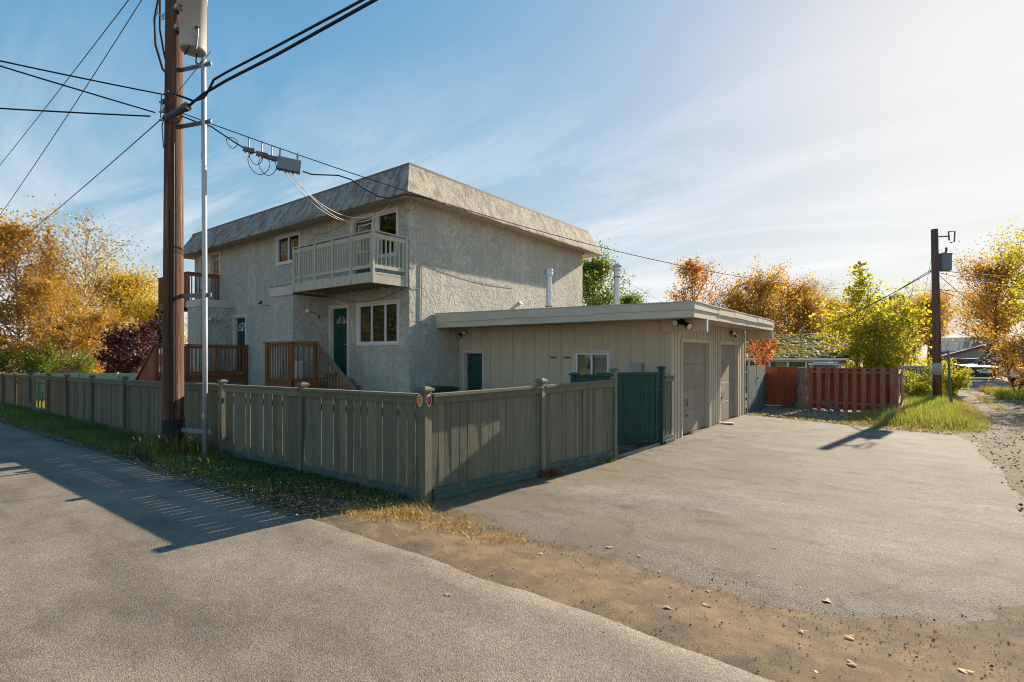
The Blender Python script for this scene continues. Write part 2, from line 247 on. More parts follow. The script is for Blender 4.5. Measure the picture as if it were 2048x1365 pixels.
# ---------------------------------------------------------------- mesh helpers
class MB:
    def __init__(s): s.v = []; s.f = []
    def add(s, v, f):
        k = len(s.v); s.v += [tuple(map(float, q)) for q in v]; s.f += [tuple(i + k for i in q) for q in f]; return s
    def box(s, x0, x1, y0, y1, z0, z1):
        return s.add([(x0, y0, z0), (x1, y0, z0), (x1, y1, z0), (x0, y1, z0), (x0, y0, z1), (x1, y0, z1), (x1, y1, z1), (x0, y1, z1)],
                     [(3, 2, 1, 0), (4, 5, 6, 7), (0, 1, 5, 4), (1, 2, 6, 5), (2, 3, 7, 6), (3, 0, 4, 7)])
    def cbox(s, x0, x1, y0, y1, z0, z1, b=0.004, jit=0.0):
        """box with chamfered long edges"""
        d = (x1 - x0, y1 - y0, z1 - z0); a = max(range(3), key=lambda i: d[i]); p, q = [i for i in range(3) if i != a]
        lo = (x0, y0, z0); hi = (x1, y1, z1); b = min(b, d[p] * .3, d[q] * .3)
        ring = [(lo[p] + b, lo[q]), (hi[p] - b, lo[q]), (hi[p], lo[q] + b), (hi[p], hi[q] - b), (hi[p] - b, hi[q]), (lo[p] + b, hi[q]), (lo[p], hi[q] - b), (lo[p], lo[q] + b)]
        V = []
        for e in (lo[a], hi[a]):
            j1, j2 = rnd.uniform(-jit, jit), rnd.uniform(-jit, jit)
            for (u, v) in ring:
                c = [0, 0, 0]; c[a] = e; c[p] = u + j1; c[q] = v + j2; V.append(c)
        F = [(i, (i + 1) % 8, 8 + (i + 1) % 8, 8 + i) for i in range(8)] + [tuple(range(7, -1, -1)), tuple(range(8, 16))]
        if a == 1: F = [tuple(reversed(f)) for f in F]
        return s.add(V, F)
    def beam(s, p, q, wd, h, up=(0, 0, 1)):
        """square bar from p to q"""
        p, q = Vector(p), Vector(q); d = (q - p).normalized(); r = d.cross(Vector(up))
        r = r.normalized() if r.length > 1e-4 else Vector((1, 0, 0)); u = r.cross(d).normalized()
        V = [c + r * (sx * wd / 2) + u * (sy * h / 2) for c in (p, q) for sx, sy in ((-1, -1), (1, -1), (1, 1), (-1, 1))]
        return s.add(V, [(0, 3, 2, 1), (4, 5, 6, 7), (0, 1, 5, 4), (1, 2, 6, 5), (2, 3, 7, 6), (3, 0, 4, 7)])
    def tube(s, pts, rad, seg=6, caps=True):
        pts = [Vector(p) for p in pts]; rads = rad if isinstance(rad, (list, tuple)) else [rad] * len(pts)
        V = []; n = len(pts); ref = None
        for i, p in enumerate(pts):
            d = (pts[min(i + 1, n - 1)] - pts[max(i - 1, 0)])
            d = d.normalized() if d.length > 1e-9 else Vector((0, 0, 1))
            if ref is None: ref = Vector((1, 0, 0)) if abs(d.x) < 0.8 else Vector((0, 1, 0))
            r = (ref - d * ref.dot(d)); r = r.normalized() if r.length > 1e-6 else d.orthogonal().normalized(); u = d.cross(r); ref = r
            for k in range(seg):
                a = 2 * math.pi * k / seg; V.append(p + (r * math.cos(a) + u * math.sin(a)) * rads[i])
        F = [(i * seg + k, i * seg + (k + 1) % seg, (i + 1) * seg + (k + 1) % seg, (i + 1) * seg + k) for i in range(n - 1) for k in range(seg)]
        if caps: F += [tuple(range(seg - 1, -1, -1)), tuple((n - 1) * seg + k for k in range(seg))]
        return s.add(V, F)
    def lathe(s, c, prof, seg=24, axis=(0, 0, 1)):
        ax = Vector(axis).normalized(); r = ax.orthogonal().normalized(); u = ax.cross(r); c = Vector(c); V = []
        for (rad, h) in prof:
            for k in range(seg):
                a = 2 * math.pi * k / seg; V.append(c + ax * h + (r * math.cos(a) + u * math.sin(a)) * rad)
        n = len(prof)
        F = [(i * seg + k, i * seg + (k + 1) % seg, (i + 1) * seg + (k + 1) % seg, (i + 1) * seg + k) for i in range(n - 1) for k in range(seg)]
        F += [tuple(range(seg - 1, -1, -1)), tuple((n - 1) * seg + k for k in range(seg))]
        return s.add(V, F)
    def prism(s, poly, axis, a0, a1):
        """extrude a 2-D polygon along axis (0 x, 1 y, 2 z)"""
        n = len(poly); V = []
        for e in (a0, a1):
            for (p, q) in poly: V.append({0: (e, p, q), 1: (p, e, q), 2: (p, q, e)}[axis])
        return s.add(V, [(i, (i + 1) % n, n + (i + 1) % n, n + i) for i in range(n)] + [tuple(range(n - 1, -1, -1)), tuple(range(n, 2 * n))])
    def wall(s, plane, at, u0, u1, z0, z1, holes, depth, out):
        """wall sheet with rectangular openings; plane 'x' or 'y'; reveals go depth inwards (out = sign of the outer normal)"""
        us = sorted({u0, u1, *[h[0] for h in holes], *[h[1] for h in holes]}); zs = sorted({z0, z1, *[h[2] for h in holes], *[h[3] for h in holes]})
        us = [u for u in us if u0 <= u <= u1]; zs = [z for z in zs if z0 <= z <= z1]
        def P(u, z, d=0.0): return (u, at - out * d, z) if plane == 'y' else (at - out * d, u, z)
        for i in range(len(us) - 1):
            for j in range(len(zs) - 1):
                cu, cz = (us[i] + us[i + 1]) / 2, (zs[j] + zs[j + 1]) / 2
                if any(h[0] < cu < h[1] and h[2] < cz < h[3] for h in holes): continue
                s.add([P(us[i], zs[j]), P(us[i + 1], zs[j]), P(us[i + 1], zs[j + 1]), P(us[i], zs[j + 1])], [(0, 1, 2, 3)])
        for (a, b, c, d) in holes:
            q = [(a, c), (b, c), (b, d), (a, d)]
            for k in range(4):
                e, f = q[k], q[(k + 1) % 4]
                s.add([P(*e), P(*f), P(*f, depth), P(*e, depth)], [(0, 1, 2, 3)])
        return s

WL = {}
def empty(name, loc, label, cat, group=None):
    o = bpy.data.objects.new(name, None); COL.objects.link(o); o.location = loc; o.empty_display_size = 0.2
    o['label'] = label; o['category'] = cat
    if group: o['group'] = group
    WL[o] = Vector(loc); return o
def link_mesh(name, me, m, parent, center):
    o = bpy.data.objects.new(name, me); COL.objects.link(o)
    if parent is not None: o.parent = parent; o.location = center - WL[parent]
    else: o.location = center
    WL[o] = center.copy()
    if m is not None: me.materials.append(m)
    return o
def obj(name, mb, m, parent=None, smooth=False, recalc=True):
    v = mb.v; xs = np.array(v); c = Vector(((xs.min(0) + xs.max(0)) / 2).tolist())
    me = bpy.data.meshes.new(name); me.from_pydata([tuple(Vector(q) - c) for q in v], [], mb.f)
    if smooth: me.shade_smooth()
    me.update(); return link_mesh(name, me, m, parent, c)
def tag(o, label, cat, group=None):
    o['label'] = label; o['category'] = cat
    if group: o['group'] = group
    return o
def np_mesh(name, V, quads=None, tris=None, tint=None, vattr=None):
    """mesh from numpy arrays; tint = one value per face (quads first, then tris)"""
    me = bpy.data.meshes.new(name); V = np.asarray(V, np.float32)
    nq = 0 if quads is None else len(quads); nt = 0 if tris is None else len(tris)
    me.vertices.add(len(V)); me.vertices.foreach_set('co', V.ravel())
    idx = ([] if not nq else [np.asarray(quads, np.int32).ravel()]) + ([] if not nt else [np.asarray(tris, np.int32).ravel()])
    idx = np.concatenate(idx); me.loops.add(len(idx)); me.loops.foreach_set('vertex_index', idx)
    st = np.concatenate([np.arange(nq) * 4, nq * 4 + np.arange(nt) * 3]).astype(np.int32)
    me.polygons.add(nq + nt); me.polygons.foreach_set('loop_start', st)
    me.update(calc_edges=True)
    if tint is not None:
        a = me.attributes.new('tint', 'FLOAT', 'FACE'); a.data.foreach_set('value', np.asarray(tint, np.float32))
    if vattr is not None:
        a = me.attributes.new('rim', 'FLOAT', 'POINT'); a.data.foreach_set('value', np.asarray(vattr, np.float32))
    me.validate(); return me
def structure(o): o['kind'] = 'structure'; return o
def stuff(o): o['kind'] = 'stuff'; return o
def box(name, parent, m, x0, x1, y0, y1, z0, z1, b=0.004, jit=0.0):
    return obj(name, MB().cbox(min(x0, x1), max(x0, x1), min(y0, y1), max(y0, y1), min(z0, z1), max(z0, z1), b, jit), m, parent)

# ---------------------------------------------------------------- ground
def sm(x): x = np.clip(x, 0, 1); return x * x * (3 - 2 * x)
def gz(x, y):
    x = np.asarray(x, float); y = np.asarray(y, float)
    t = np.clip(5.78 - x, 0, 60)
    z = -0.0133 * t - 0.12 * sm((y + 4.86) / 4.3) + 0.02 * sm((y + .5) / 3) + 0.1 * sm((-5.1 - y) / 1.1)
    return z
def fbm(x, y, sc, seed=0, octv=3):
    """cheap smooth 2-D value noise, -1..1"""
    tot = np.zeros_like(np.asarray(x, float)); amp = 1.0; nrm = 0
    for o in range(octv):
        xs = np.asarray(x) * sc * 2 ** o + seed * 17.3; ys = np.asarray(y) * sc * 2 ** o + seed * 9.1
        xi, yi = np.floor(xs), np.floor(ys); fx, fy = xs - xi, ys - yi; fx = fx * fx * (3 - 2 * fx); fy = fy * fy * (3 - 2 * fy)
        h = lambda a, b: np.modf(np.abs(np.sin(a * 127.1 + b * 311.7 + seed * 3.3) * 43758.5453))[0]
        tot += amp * ((h(xi, yi) * (1 - fx) + h(xi + 1, yi) * fx) * (1 - fy) + (h(xi, yi + 1) * (1 - fx) + h(xi + 1, yi + 1) * fx) * fy)
        nrm += amp; amp *= 0.5
    return tot / nrm * 2 - 1
def axis(lo, hi, near0, near1, d, grow=1.25):
    a = list(np.arange(near0, near1 + 1e-6, d)); s = d; x = near1
    while x < hi: s *= grow; x += s; a.append(x)
    s = d; x = near0
    while x > lo: s *= grow; x -= s; a.insert(0, x)
    return np.array(a)
def sheet(name, xs, ys, zf, m):
    X, Y = np.meshgrid(xs, ys); Z = zf(X, Y); V = np.stack([X, Y, Z], -1).reshape(-1, 3); nx = len(xs); ny = len(ys)
    i = (np.arange(ny - 1)[:, None] * nx + np.arange(nx - 1)[None]).ravel()
    me = np_mesh(name, V, np.stack([i, i + 1, i + nx + 1, i + nx], -1)); me.shade_smooth()
    return link_mesh(name, me, m, None, Vector((0, 0, 0)))

GROUND = mat('dirt_ground', (0.190, 0.130, 0.072), 0.95, 0.34, 6.0, 0.55, 110, detail=9, col2=(0.110, 0.083, 0.056), c2scale=3.2, c2pos=(0.48, 0.66), bdist=0.02)
def dirt_z(x, y):
    m = ((y > -6.9) & (x > 5.2) & (y < -4.6)) | ((x > 9.3) & (y > -7))
    return gz(x, y) + np.where(m, 0.009 * fbm(x, y, 2.2, 2, 4) - .001, -0.012)
structure(sheet('ground', axis(-600, 500, 4.5, 15, 0.09, 1.16), axis(-500, 900, -8, -3.5, 0.09, 1.16), dirt_z, GROUND))
LAWN = mat('lawn_soil', (0.085, 0.085, 0.028), 0.95, 0.35, 4, 0.6, 60, col2=(0.15, 0.11, 0.04), c2scale=1.2)
structure(sheet('lawn', np.concatenate([np.linspace(-60, -14, 60), np.linspace(-13.9, 6.1, 80)]), np.linspace(-4.7, 40, 90), lambda x, y: gz(x, y) + 0.004, LAWN))

# road: runs along x, its edge crumbles into the dirt
ROADM = asphalt('road_asphalt', (0.205, 0.170, 0.130), (0.20, 0.15, 0.10), (0.60, 0.78), 0.5, 0.34)
def road():
    xs = axis(-400, 300, -4, 14, 0.05, 1.12); n = len(xs)
    edge = -6.40 + 0.10 * fbm(xs, xs * 0, 0.25, 1, 2) + 0.06 * fbm(xs, xs * 0, 2.0, 4, 4) + np.where(xs > 5.4, 0.08, 0)
    cols = [edge, edge - 0.06, edge - 0.3] + [np.full(n, y) for y in (-7.3, -8, -9, -10, -11.2, -12.4, -13.4)]
    V = []; rim = []
    for k, c in enumerate(cols):
        z = gz(xs, c) + (0.004 if k == 0 else 0.022)
        if k == 0: z -= 0.02
        V.append(np.stack([xs, c, z], -1)); rim.append(np.full(n, [1, .75, .35, 0, 0, 0, 0, 0, 0, 0][k]))
    V = np.concatenate(V); i = np.concatenate([k * n + np.arange(n - 1) for k in range(len(cols) - 1)])
    me = np_mesh('road', V, np.stack([i, i + n, i + n + 1, i + 1], -1), vattr=np.concatenate(rim))
    structure(link_mesh('road', me, ROADM, None, Vector((0, 0, 0))))
road()

def patch(name, poly, m, lift, step, noise_amp, rimw=1.15, seed=1):
    """flat sheet draped on the ground with a ragged outline"""
    P = [Vector(p) for p in poly]; out = []
    for i in range(len(P)):
        a, b = P[i], P[(i + 1) % len(P)]; k = max(2, int((b - a).length / 0.07)); nrm = Vector((-(b - a).y, (b - a).x)).normalized()
        for j in range(k):
            q = a.lerp(b, j / k); out.append(q + nrm * noise_amp * (float(fbm(q.x, q.y, 1.1, seed, 4)) + 0.4 * float(fbm(q.x, q.y, 8, seed + 3, 2))))
    xs = [p.x for p in out]; ys = [p.y for p in out]; inner = []
    ox, oy = np.array(xs), np.array(ys)
    def inside(x, y):
        c = False; j = len(out) - 1
        for i in range(len(out)):
            if (ys[i] > y) != (ys[j] > y) and x < (xs[j] - xs[i]) * (y - ys[i]) / (ys[j] - ys[i]) + xs[i]: c = not c
            j = i
        return c
    for x in np.arange(min(xs), max(xs), step):
        for y in np.arange(min(ys), max(ys), step):
            if inside(x, y) and ((ox - x) ** 2 + (oy - y) ** 2).min() > (0.1) ** 2: inner.append(Vector((x, y)))
    nb = len(out); pts = out + inner
    res = delaunay_2d_cdt(pts, [], [list(range(nb))], 1, 1e-5); V2, F = res[0], res[2]
    A = np.array([(v.x, v.y) for v in V2]); d = np.sqrt(((A[:, None, :] - np.stack([ox, oy], -1)[None]) ** 2).sum(-1)).min(1)
    z = gz(A[:, 0], A[:, 1]) + np.where(d < 0.01, -0.006, lift)
    me = bpy.data.meshes.new(name); me.from_pydata([(a[0], a[1], q) for a, q in zip(A, z)], [], [tuple(f) for f in F])
    at = me.attributes.new('rim', 'FLOAT', 'POINT'); at.data.foreach_set('value', np.clip(1 - d / rimw, 0, 1).astype(np.float32))
    me.shade_smooth(); return structure(link_mesh(name, me, m, None, Vector((0, 0, 0))))
DRIVEM = asphalt('driveway_asphalt', (0.200, 0.168, 0.130), (0.165, 0.115, 0.068), (0.45, 0.62), 0.42, 0.55, edge=True, crack=True)
patch('driveway', [(5.86, -4.93), (7.2, -5.2), (8.6, -5.22), (9.6, -5.35), (10.4, -5.1), (11.1, -4.6), (11.75, -3.4), (11.85, -0.4), (11.75, 2.5), (11.75, 5.3), (11.4, 6.75),
                   (10.3, 6.85), (9.3, 7.3), (8.0, 7.6), (6.45, 8.2), (6.40, 2.0), (6.36, 0.5), (6.20, -0.57), (6.05, -2.6)], DRIVEM, 0.006, 0.22, 0.10)
STREET = asphalt('far_street', (0.24, 0.225, 0.20), (0.2, 0.16, 0.11), (0.7, 0.9))
structure(sheet('street', np.linspace(7, 120, 20), np.linspace(27.6, 31.2, 4), lambda x, y: gz(x, y) + 0.02, STREET))
structure(sheet('parking_lot', np.linspace(11.5, 60, 10), np.linspace(31.4, 62, 10), lambda x, y: gz(x, y) + 0.006, mat('gravel_lot', (0.23, 0.185, 0.135), 0.95, 0.25, 0.8, 0.4, 30)))

# low timber edging beside the driveway, reddish pavers behind the open gate
e = empty('timber_edging', (6.3, 0.4, -0.1), 'pale timber strip edging the driveway across the open gateway', 'edging')
obj('edge_board', MB().beam((6.22, -0.5, -0.115), (6.40, 1.86, -0.085), 0.04, 0.06), mat('pale_edging', (0.33, 0.25, 0.17), 0.9, 0.2, 5), e)
pv = empty('paved_walk', (5.2, 0.4, -0.1), 'reddish paved walk seen through the open gateway', 'walkway')
for i in range(7):
    for j in range(5):
        x0 = 3.6 + i * 0.38 + (0.12 if j % 2 else 0); y0 = -0.6 + j * 0.42
        if x0 + 0.36 > 6.25: continue
        box('paver', pv, PAVER, x0, x0 + 0.365, y0, y0 + 0.405, -0.16, -0.098 + rnd.uniform(-.004, .006) - 0.0133 * max(0, 5.78 - x0), 0.008)
# ---------------------------------------------------------------- house
H = empty('house', (-6.7, 4.6, -0.2), 'two storey grey stucco house with sloping mansard roof and two balconies', 'house')
Z0 = -0.7
holes_f = [(-6.72, -5.33, 4.90, 5.78), (-2.45, -1.54, 3.85, 5.74), (-1.33, -0.49, 4.54, 5.72), (-12.85, -12.02, 4.55, 5.80), (-11.92, -11.06, 3.85, 5.80),
           (-2.20, -0.46, 2.11, 3.22), (-3.58, -2.72, 1.14, 3.22), (-9.84, -8.96, 1.14, 3.20)]
obj('front_wall', MB().wall('y', 0.0, -13.4, 0.0, Z0, 5.95, holes_f, 0.12, -1), ST, H)
obj('side_wall', MB().wall('x', 0.0, 0.0, 9.22, Z0, 5.95, [], 0.1, 1), ST, H)
obj('rear_wall', MB().add([(-13.4, 9.22, Z0), (0, 9.22, Z0), (0, 9.22, 5.95), (-13.4, 9.22, 5.95)], [(3, 2, 1, 0)]), ST, H)
obj('end_wall', MB().add([(-13.4, 0, Z0), (-13.4, 9.22, Z0), (-13.4, 9.22, 5.95), (-13.4, 0, 5.95)], [(3, 2, 1, 0)]), ST, H)
obj('inner_floor', MB().box(-13.3, -0.1, 0.2, 9.1, 3.4, 3.6), CURT, H)
obj('room_partition', MB().box(-13.3, -0.1, 3.2, 3.3, 0.5, 5.9), CURT, H)

def mansard():
    """sloping stucco skirt round the roof, built as a ring of profile rows with a rough lower lip"""
    prof = [(-0.02, 5.93), (0.30, 5.90), (0.50, 5.86), (0.535, 5.875), (0.53, 5.92), (0.44, 6.08), (0.30, 6.34), (0.17, 6.58), (0.07, 6.78), (0.05, 6.83)]
    x0, x1, y0, y1 = -13.4, 0.0, 0.0, 9.55
    loop = []
    def seg(a, b, na, nb):
        k = int((Vector(b) - Vector(a)).length / 0.16)
        for i in range(k):
            t = i / k; p = Vector(a).lerp(Vector(b), t); loop.append((p, na if i else None, nb))
    cs = [(x0, y0), (x1, y0), (x1, y1), (x0, y1)]; nn = [(0, -1), (1, 0), (0, 1), (-1, 0)]
    for i in range(4): seg(cs[i], cs[(i + 1) % 4], nn[i], nn[i])
    V = []; m = len(loop); sidx = 0; side = -1
    for k, (p, na, nb) in enumerate(loop):
        if na is None:
            side += 1; d = Vector(nn[side]) + Vector(nn[side - 1])
        else: d = Vector(na)
        for r, (o, z) in enumerate(prof):
            q = p + d * o; a = 0.014 if 1 <= r <= 4 else 0.008 if r < 9 else 0
            nz = mnoise.noise(Vector((q.x * 2.5, q.y * 2.5, z * 2.5))) + 0.6 * mnoise.noise(Vector((q.x * 7, q.y * 7, z * 7)))
            V.append((q.x + d.x * a * nz, q.y + d.y * a * nz, z + (a * nz * 1.4 if 2 <= r <= 4 else 0)))
    n = len(prof); F = []
    for k in range(m):
        for r in range(n - 1):
            F.append((k * n + r, ((k + 1) % m) * n + r, ((k + 1) % m) * n + r + 1, k * n + r + 1))
    soff = [f for i, f in enumerate(F) if i % (n - 1) < 2]; rest = [f for i, f in enumerate(F) if i % (n - 1) >= 2]
    b = MB(); b.v = V; b.f = rest; mo = obj('mansard_roof', b, STM, H); mo.data.materials.append(STM2)
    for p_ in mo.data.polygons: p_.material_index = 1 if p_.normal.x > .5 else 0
    b = MB(); b.v = list(V); b.f = soff; obj('soffit', b, mat('soffit_stucco', (0.50, 0.41, 0.30), 0.9, 0.15, 5, 0.5, 30), H)
    obj('flat_roof', MB().box(x0 - 0.03, x1 + 0.03, y0 - 0.03, y1 + 0.03, 6.74, 6.80), ROOFT, H)
    b = MB()
    for (ax, ay, bx, by) in ((x0 - .065, y0 - .065, x1 + .065, y0 - .035), (x1 + .035, y0 - .034, x1 + .065, y1 + .034), (x0 - .065, y1 + .035, x1 + .065, y1 + .065), (x0 - .065, y0 - .034, x0 - .035, y1 + .034)):
        b.box(ax, bx, ay, by, 6.80, 6.862)
    obj('roof_edge_flashing', b, mat('edge_flashing', (0.17, 0.155, 0.135), 0.6, 0.2, 5), H)
mansard()

def window(parent, u0, u1, z0, z1, at=0.0, mull=(), cas=0.07, fr=0.05, fm=None, cm=None, blinds=False, sash=True, name='window', bar=None, out=-1):
    """window in a wall on y = at facing -y: proud casing, vinyl frame with mullions, glass, blinds behind"""
    fm = fm or VINYL; cm = cm or WHITE; b = MB(); y = at
    for (a, c, d, e) in ((u0 - cas, u0, z0 - cas, z1 + cas), (u1, u1 + cas, z0 - cas, z1 + cas), (u0, u1, z1, z1 + cas), (u0, u1, z0 - cas, z0)):
        b.cbox(a, c, y - 0.028, y + 0.01, d, e, 0.004)
    wn_ = obj(name, b, cm, parent); f = MB()
    for (a, c, d, e) in ((u0, u0 + fr, z0, z1), (u1 - fr, u1, z0, z1), (u0 + fr, u1 - fr, z1 - fr, z1), (u0 + fr, u1 - fr, z0, z0 + fr)):
        f.cbox(a, c, y - 0.004, y + 0.075, d, e, 0.003)
    for q in mull: f.cbox(q - 0.026, q + 0.026, y + 0.006, y + 0.07, z0 + fr, z1 - fr, 0.003)
    if bar: f.cbox(u0 + fr, u1 - fr, y + 0.004, y + 0.07, bar - 0.03, bar + 0.03, 0.003)
    obj('frame', f, fm, wn_)
    edges = [u0 + fr] + sorted(mull) + [u1 - fr]
    for a, c in zip(edges[:-1], edges[1:]):
        a2, c2 = a + (0.026 if a in mull else 0), c - (0.026 if c in mull else 0); tl = rnd.uniform(-0.004, 0.004)
        obj('pane', MB().add([(a2, y + 0.05 + tl, z0 + fr), (c2, y + 0.05, z0 + fr), (c2, y + 0.05 - tl, z1 - fr), (a2, y + 0.05, z1 - fr)], [(0, 1, 2, 3)]), GLASS, wn_)
        if blinds:
            z = z0 + fr + 0.02
            while z < z1 - fr - 0.01:
                obj('blind_slat', MB().beam((a2, y + 0.095, z), (c2, y + 0.095, z), 0.03, 0.0015, (0, 0.55, 1)), BLIND, wn_); z += 0.034
    return wn_
window(H, -6.72, -5.33, 4.90, 5.78, mull=(-6.03,))
obj('curtain', MB().box(-6.6, -5.95, 0.16, 0.19, 4.9, 5.75), CURT, H)
window(H, -1.33, -0.49, 4.54, 5.72, bar=5.02)
window(H, -12.85, -12.02, 4.55, 5.80, bar=5.0)
window(H, -2.20, -0.46, 2.11, 3.22, mull=(-1.61, -1.01), blinds=True)

def door(parent, u0, u1, z0, z1, m, fan=True, at=0.0, cas=0.075, name='door', white_fan=False, glass=False, rec=0.09):
    b = MB()
    for (a, c, d, e) in ((u0 - cas, u0, z0, z1 + cas), (u1, u1 + cas, z0, z1 + cas), (u0, u1, z1, z1 + cas)): b.cbox(a, c, at - 0.03, at + 0.01, d, e, 0.004)
    for (a, c, d, e) in ((u0, u0 + 0.035, z0, z1), (u1 - 0.035, u1, z0, z1), (u0 + .035, u1 - .035, z1 - 0.035, z1)): b.box(a, c, at + 0.004, at + 0.11, d, e)
    o = obj('door_frame', b, WHITE, parent)
    leaf = MB(); y = at + rec; a, c = u0 + 0.037, u1 - 0.037; wd = c - a
    leaf.box(a, c, y, y + 0.04, z0 + 0.02, z1 - 0.037)
    lf = obj(name, leaf, m, o) if False else obj(name, leaf, m, parent)
    if fan:
        cxm = (a + c) / 2; zf = z1 - 0.50; r0 = wd * 0.36; fr = MB(); pane = MB()
        pts = [(cxm + r0 * math.cos(t), zf + r0 * 0.95 * math.sin(t)) for t in np.linspace(0, math.pi, 13)]
        pane.add([(p, y - 0.004, q) for p, q in pts], [tuple(range(12, -1, -1))])
        fr.tube([(p, y - 0.008, q) for p, q in pts] + [(pts[0][0], y - 0.008, pts[0][1])], 0.018 if white_fan else 0.013, 5)
        for t in (0.25, 0.5, 0.75):
            fr.tube([(cxm, y - 0.008, zf), (cxm + r0 * math.cos(math.pi * t), y - 0.008, zf + r0 * .95 * math.sin(math.pi * t))], 0.012 if white_fan else 0.007, 4)
        obj('fanlight_pane', pane, GLASS if not white_fan else mat('dark_fan_glass', (0.03, 0.06, 0.06), 0.1, spec=0.6), lf); obj('fanlight_frame', fr, VINYL if white_fan else m, lf)
        for sx in (0, 1):
            for (q0, q1) in ((0.12, 0.42), (0.50, 0.70)):
                x0 = a + wd * (0.13 + 0.42 * sx); x1 = x0 + wd * 0.32; h = z1 - z0
                pn = MB(); zz0, zz1 = z0 + h * q0, z0 + h * q1
                for (p, q, r_, s_) in ((x0, x0 + .012, zz0, zz1), (x1 - .012, x1, zz0, zz1), (x0, x1, zz0, zz0 + .012), (x0, x1, zz1 - .012, zz1)): pn.box(p, q, y - 0.008, y + 0.002, r_, s_)
                pn.box(x0 + .04, x1 - .04, y - 0.007, y + .002, zz0 + .04, zz1 - .04); obj('door_panel', pn, m, lf)
    if glass:
        obj('door_glass', MB().box(a + .13, c - .13, y - 0.006, y + 0.002, z0 + 0.95, z1 - 0.2), GLASS if False else mat('dark_glass', (0.02, 0.025, 0.03), 0.03, spec=0.9), lf)
        g = MB()
        for (p, q, r_, s_) in ((a + .1, a + .13, z0 + .92, z1 - .17), (c - .13, c - .1, z0 + .92, z1 - .17), (a + .13, c - .13, z0 + .92, z0 + .95), (a + .13, c - .13, z1 - .2, z1 - .17)): g.box(p, q, y - .012, y + .002, r_, s_)
        obj('glass_trim', g, VINYL, lf)
    hd = MB(); hd.lathe((c - 0.07, y - 0.0, z0 + 0.95), [(0.025, 0), (0.025, 0.012), (0.01, 0.02), (0.01, 0.05)], 10, (0, -1, 0)); hd.tube([(c - 0.07, y - 0.05, z0 + .95), (c - 0.17, y - 0.055, z0 + .955)], 0.01, 6)
    obj('handle', hd, GALV, lf); return lf
door(H, -3.58, -2.72, 1.14, 3.22, TEAL)
door(H, -9.84, -8.96, 1.14, 3.20, TEAL, white_fan=True)
DGREY = mat('dark_green_storm_door', (0.05, 0.085, 0.075), 0.5, 0.1, 4)
door(H, -2.45, -1.54, 3.85, 5.74, DGREY, fan=False, glass=True)
door(H, -11.92, -11.06, 3.85, 5.80, mat('grey_storm_door', (0.28, 0.29, 0.30), 0.5, 0.1, 4), fan=False, glass=True)

# entry boxes with trim boards on top
for (x0, x1) in ((-4.98, -3.70), (-11.05, -9.90)):
    b = MB(); b.add([(x0, -1.16, Z0), (x1, -1.16, Z0), (x1, -1.16, 3.54), (x0, -1.16, 3.54)], [(0, 1, 2, 3)]); b.add([(x1, -1.16, Z0), (x1, 0.0, Z0), (x1, 0.0, 3.54), (x1, -1.16, 3.54)], [(0, 1, 2, 3)])
    b.add([(x0, 0, Z0), (x0, -1.16, Z0), (x0, -1.16, 3.54), (x0, 0, 3.54)], [(0, 1, 2, 3)]); b.add([(x0, -1.16, 3.54), (x1, -1.16, 3.54), (x1, 0, 3.54), (x0, 0, 3.54)], [(0, 1, 2, 3)])
    obj('entry_bay', b, ST, H)
    t = MB(); t.cbox(x0 - .03, x1 + .03, -1.195, -1.162, 3.54, 3.82, .006); obj('bay_trim_board', t, PINK, H)
    if x0 < -8:
        t = MB(); t.cbox(x1 + .002, x1 + .034, -1.16, -0.002, 3.54, 3.82, .006); obj('bay_trim_board', t, PINK, H)
    obj('bay_roof', MB().box(x0, x1, -1.158, -0.002, 3.56, 3.80), ROOFT, H)
fl = MB()
for k in range(9): fl.tube([(-4.95 + k * .14, -1.17, 3.815), (-4.9 + k * .14 + rnd.uniform(-.03, .03), -1.20, 3.835)], 0.018, 5)
obj('crumbled_flashing', fl, mat('rotted_edge', (0.07, 0.045, 0.03), 0.95, 0.3, 10), H)

def flood(parent, loc, dirs, m, lens=LENS, s=1.0):
    """wall flood light: round base, arm and two or three lamp cones"""
    p = Vector(loc); b = MB(); b.lathe(p, [(0.05 * s, -0.01), (0.055 * s, 0.02), (0.03 * s, 0.045)], 12, (0, -1, 0))
    lt = obj('flood_light', b, m, parent)
    for d in dirs:
        d = Vector(d).normalized(); q = p + Vector((0, -0.045, 0)) + Vector((d.x, 0, d.z)) * 0.06 * s; h = MB(); h.tube([p + Vector((0, -.03, 0)), q], 0.012 * s, 5)
        h.lathe(q, [(0.022 * s, -0.02), (0.03 * s, 0.02), (0.04 * s, 0.06 * s), (0.062 * s, 0.125 * s), (0.064 * s, 0.14 * s)], 12, d); o = obj('lamp_head', h, m, lt, True)
        obj('lens', MB().lathe(q + d * 0.141 * s, [(0.057 * s, 0), (0.045 * s, 0.010), (0.01, 0.014)], 12, d), lens, lt)
    return lt
def sideflood(parent, loc, dirs, m):
    p = Vector(loc); b = MB(); b.lathe(p, [(0.05, -0.01), (0.055, 0.02), (0.03, 0.045)], 12, (1, 0, 0)); lt = obj('flood_light', b, m, parent)
    for d in dirs:
        d = Vector(d).normalized(); q = p + Vector((0.05, 0, 0)) + Vector((0, d.y, d.z)) * 0.06; h = MB(); h.tube([p + Vector((.03, 0, 0)), q], 0.012, 5)
        h.lathe(q, [(0.022, -0.02), (0.03, 0.02), (0.04, 0.06), (0.06, 0.12), (0.064, 0.14)], 12, d); obj('lamp_head', h, m, lt, True)
        obj('lens', MB().lathe(q + d * 0.141, [(0.057, 0), (0.045, 0.010), (0.01, 0.014)], 12, d), LENS, lt)
sideflood(H, (-3.70, -0.62, 3.12), [(0.5, -0.8, -0.2), (0.5, 0.7, -0.25)], TANK)
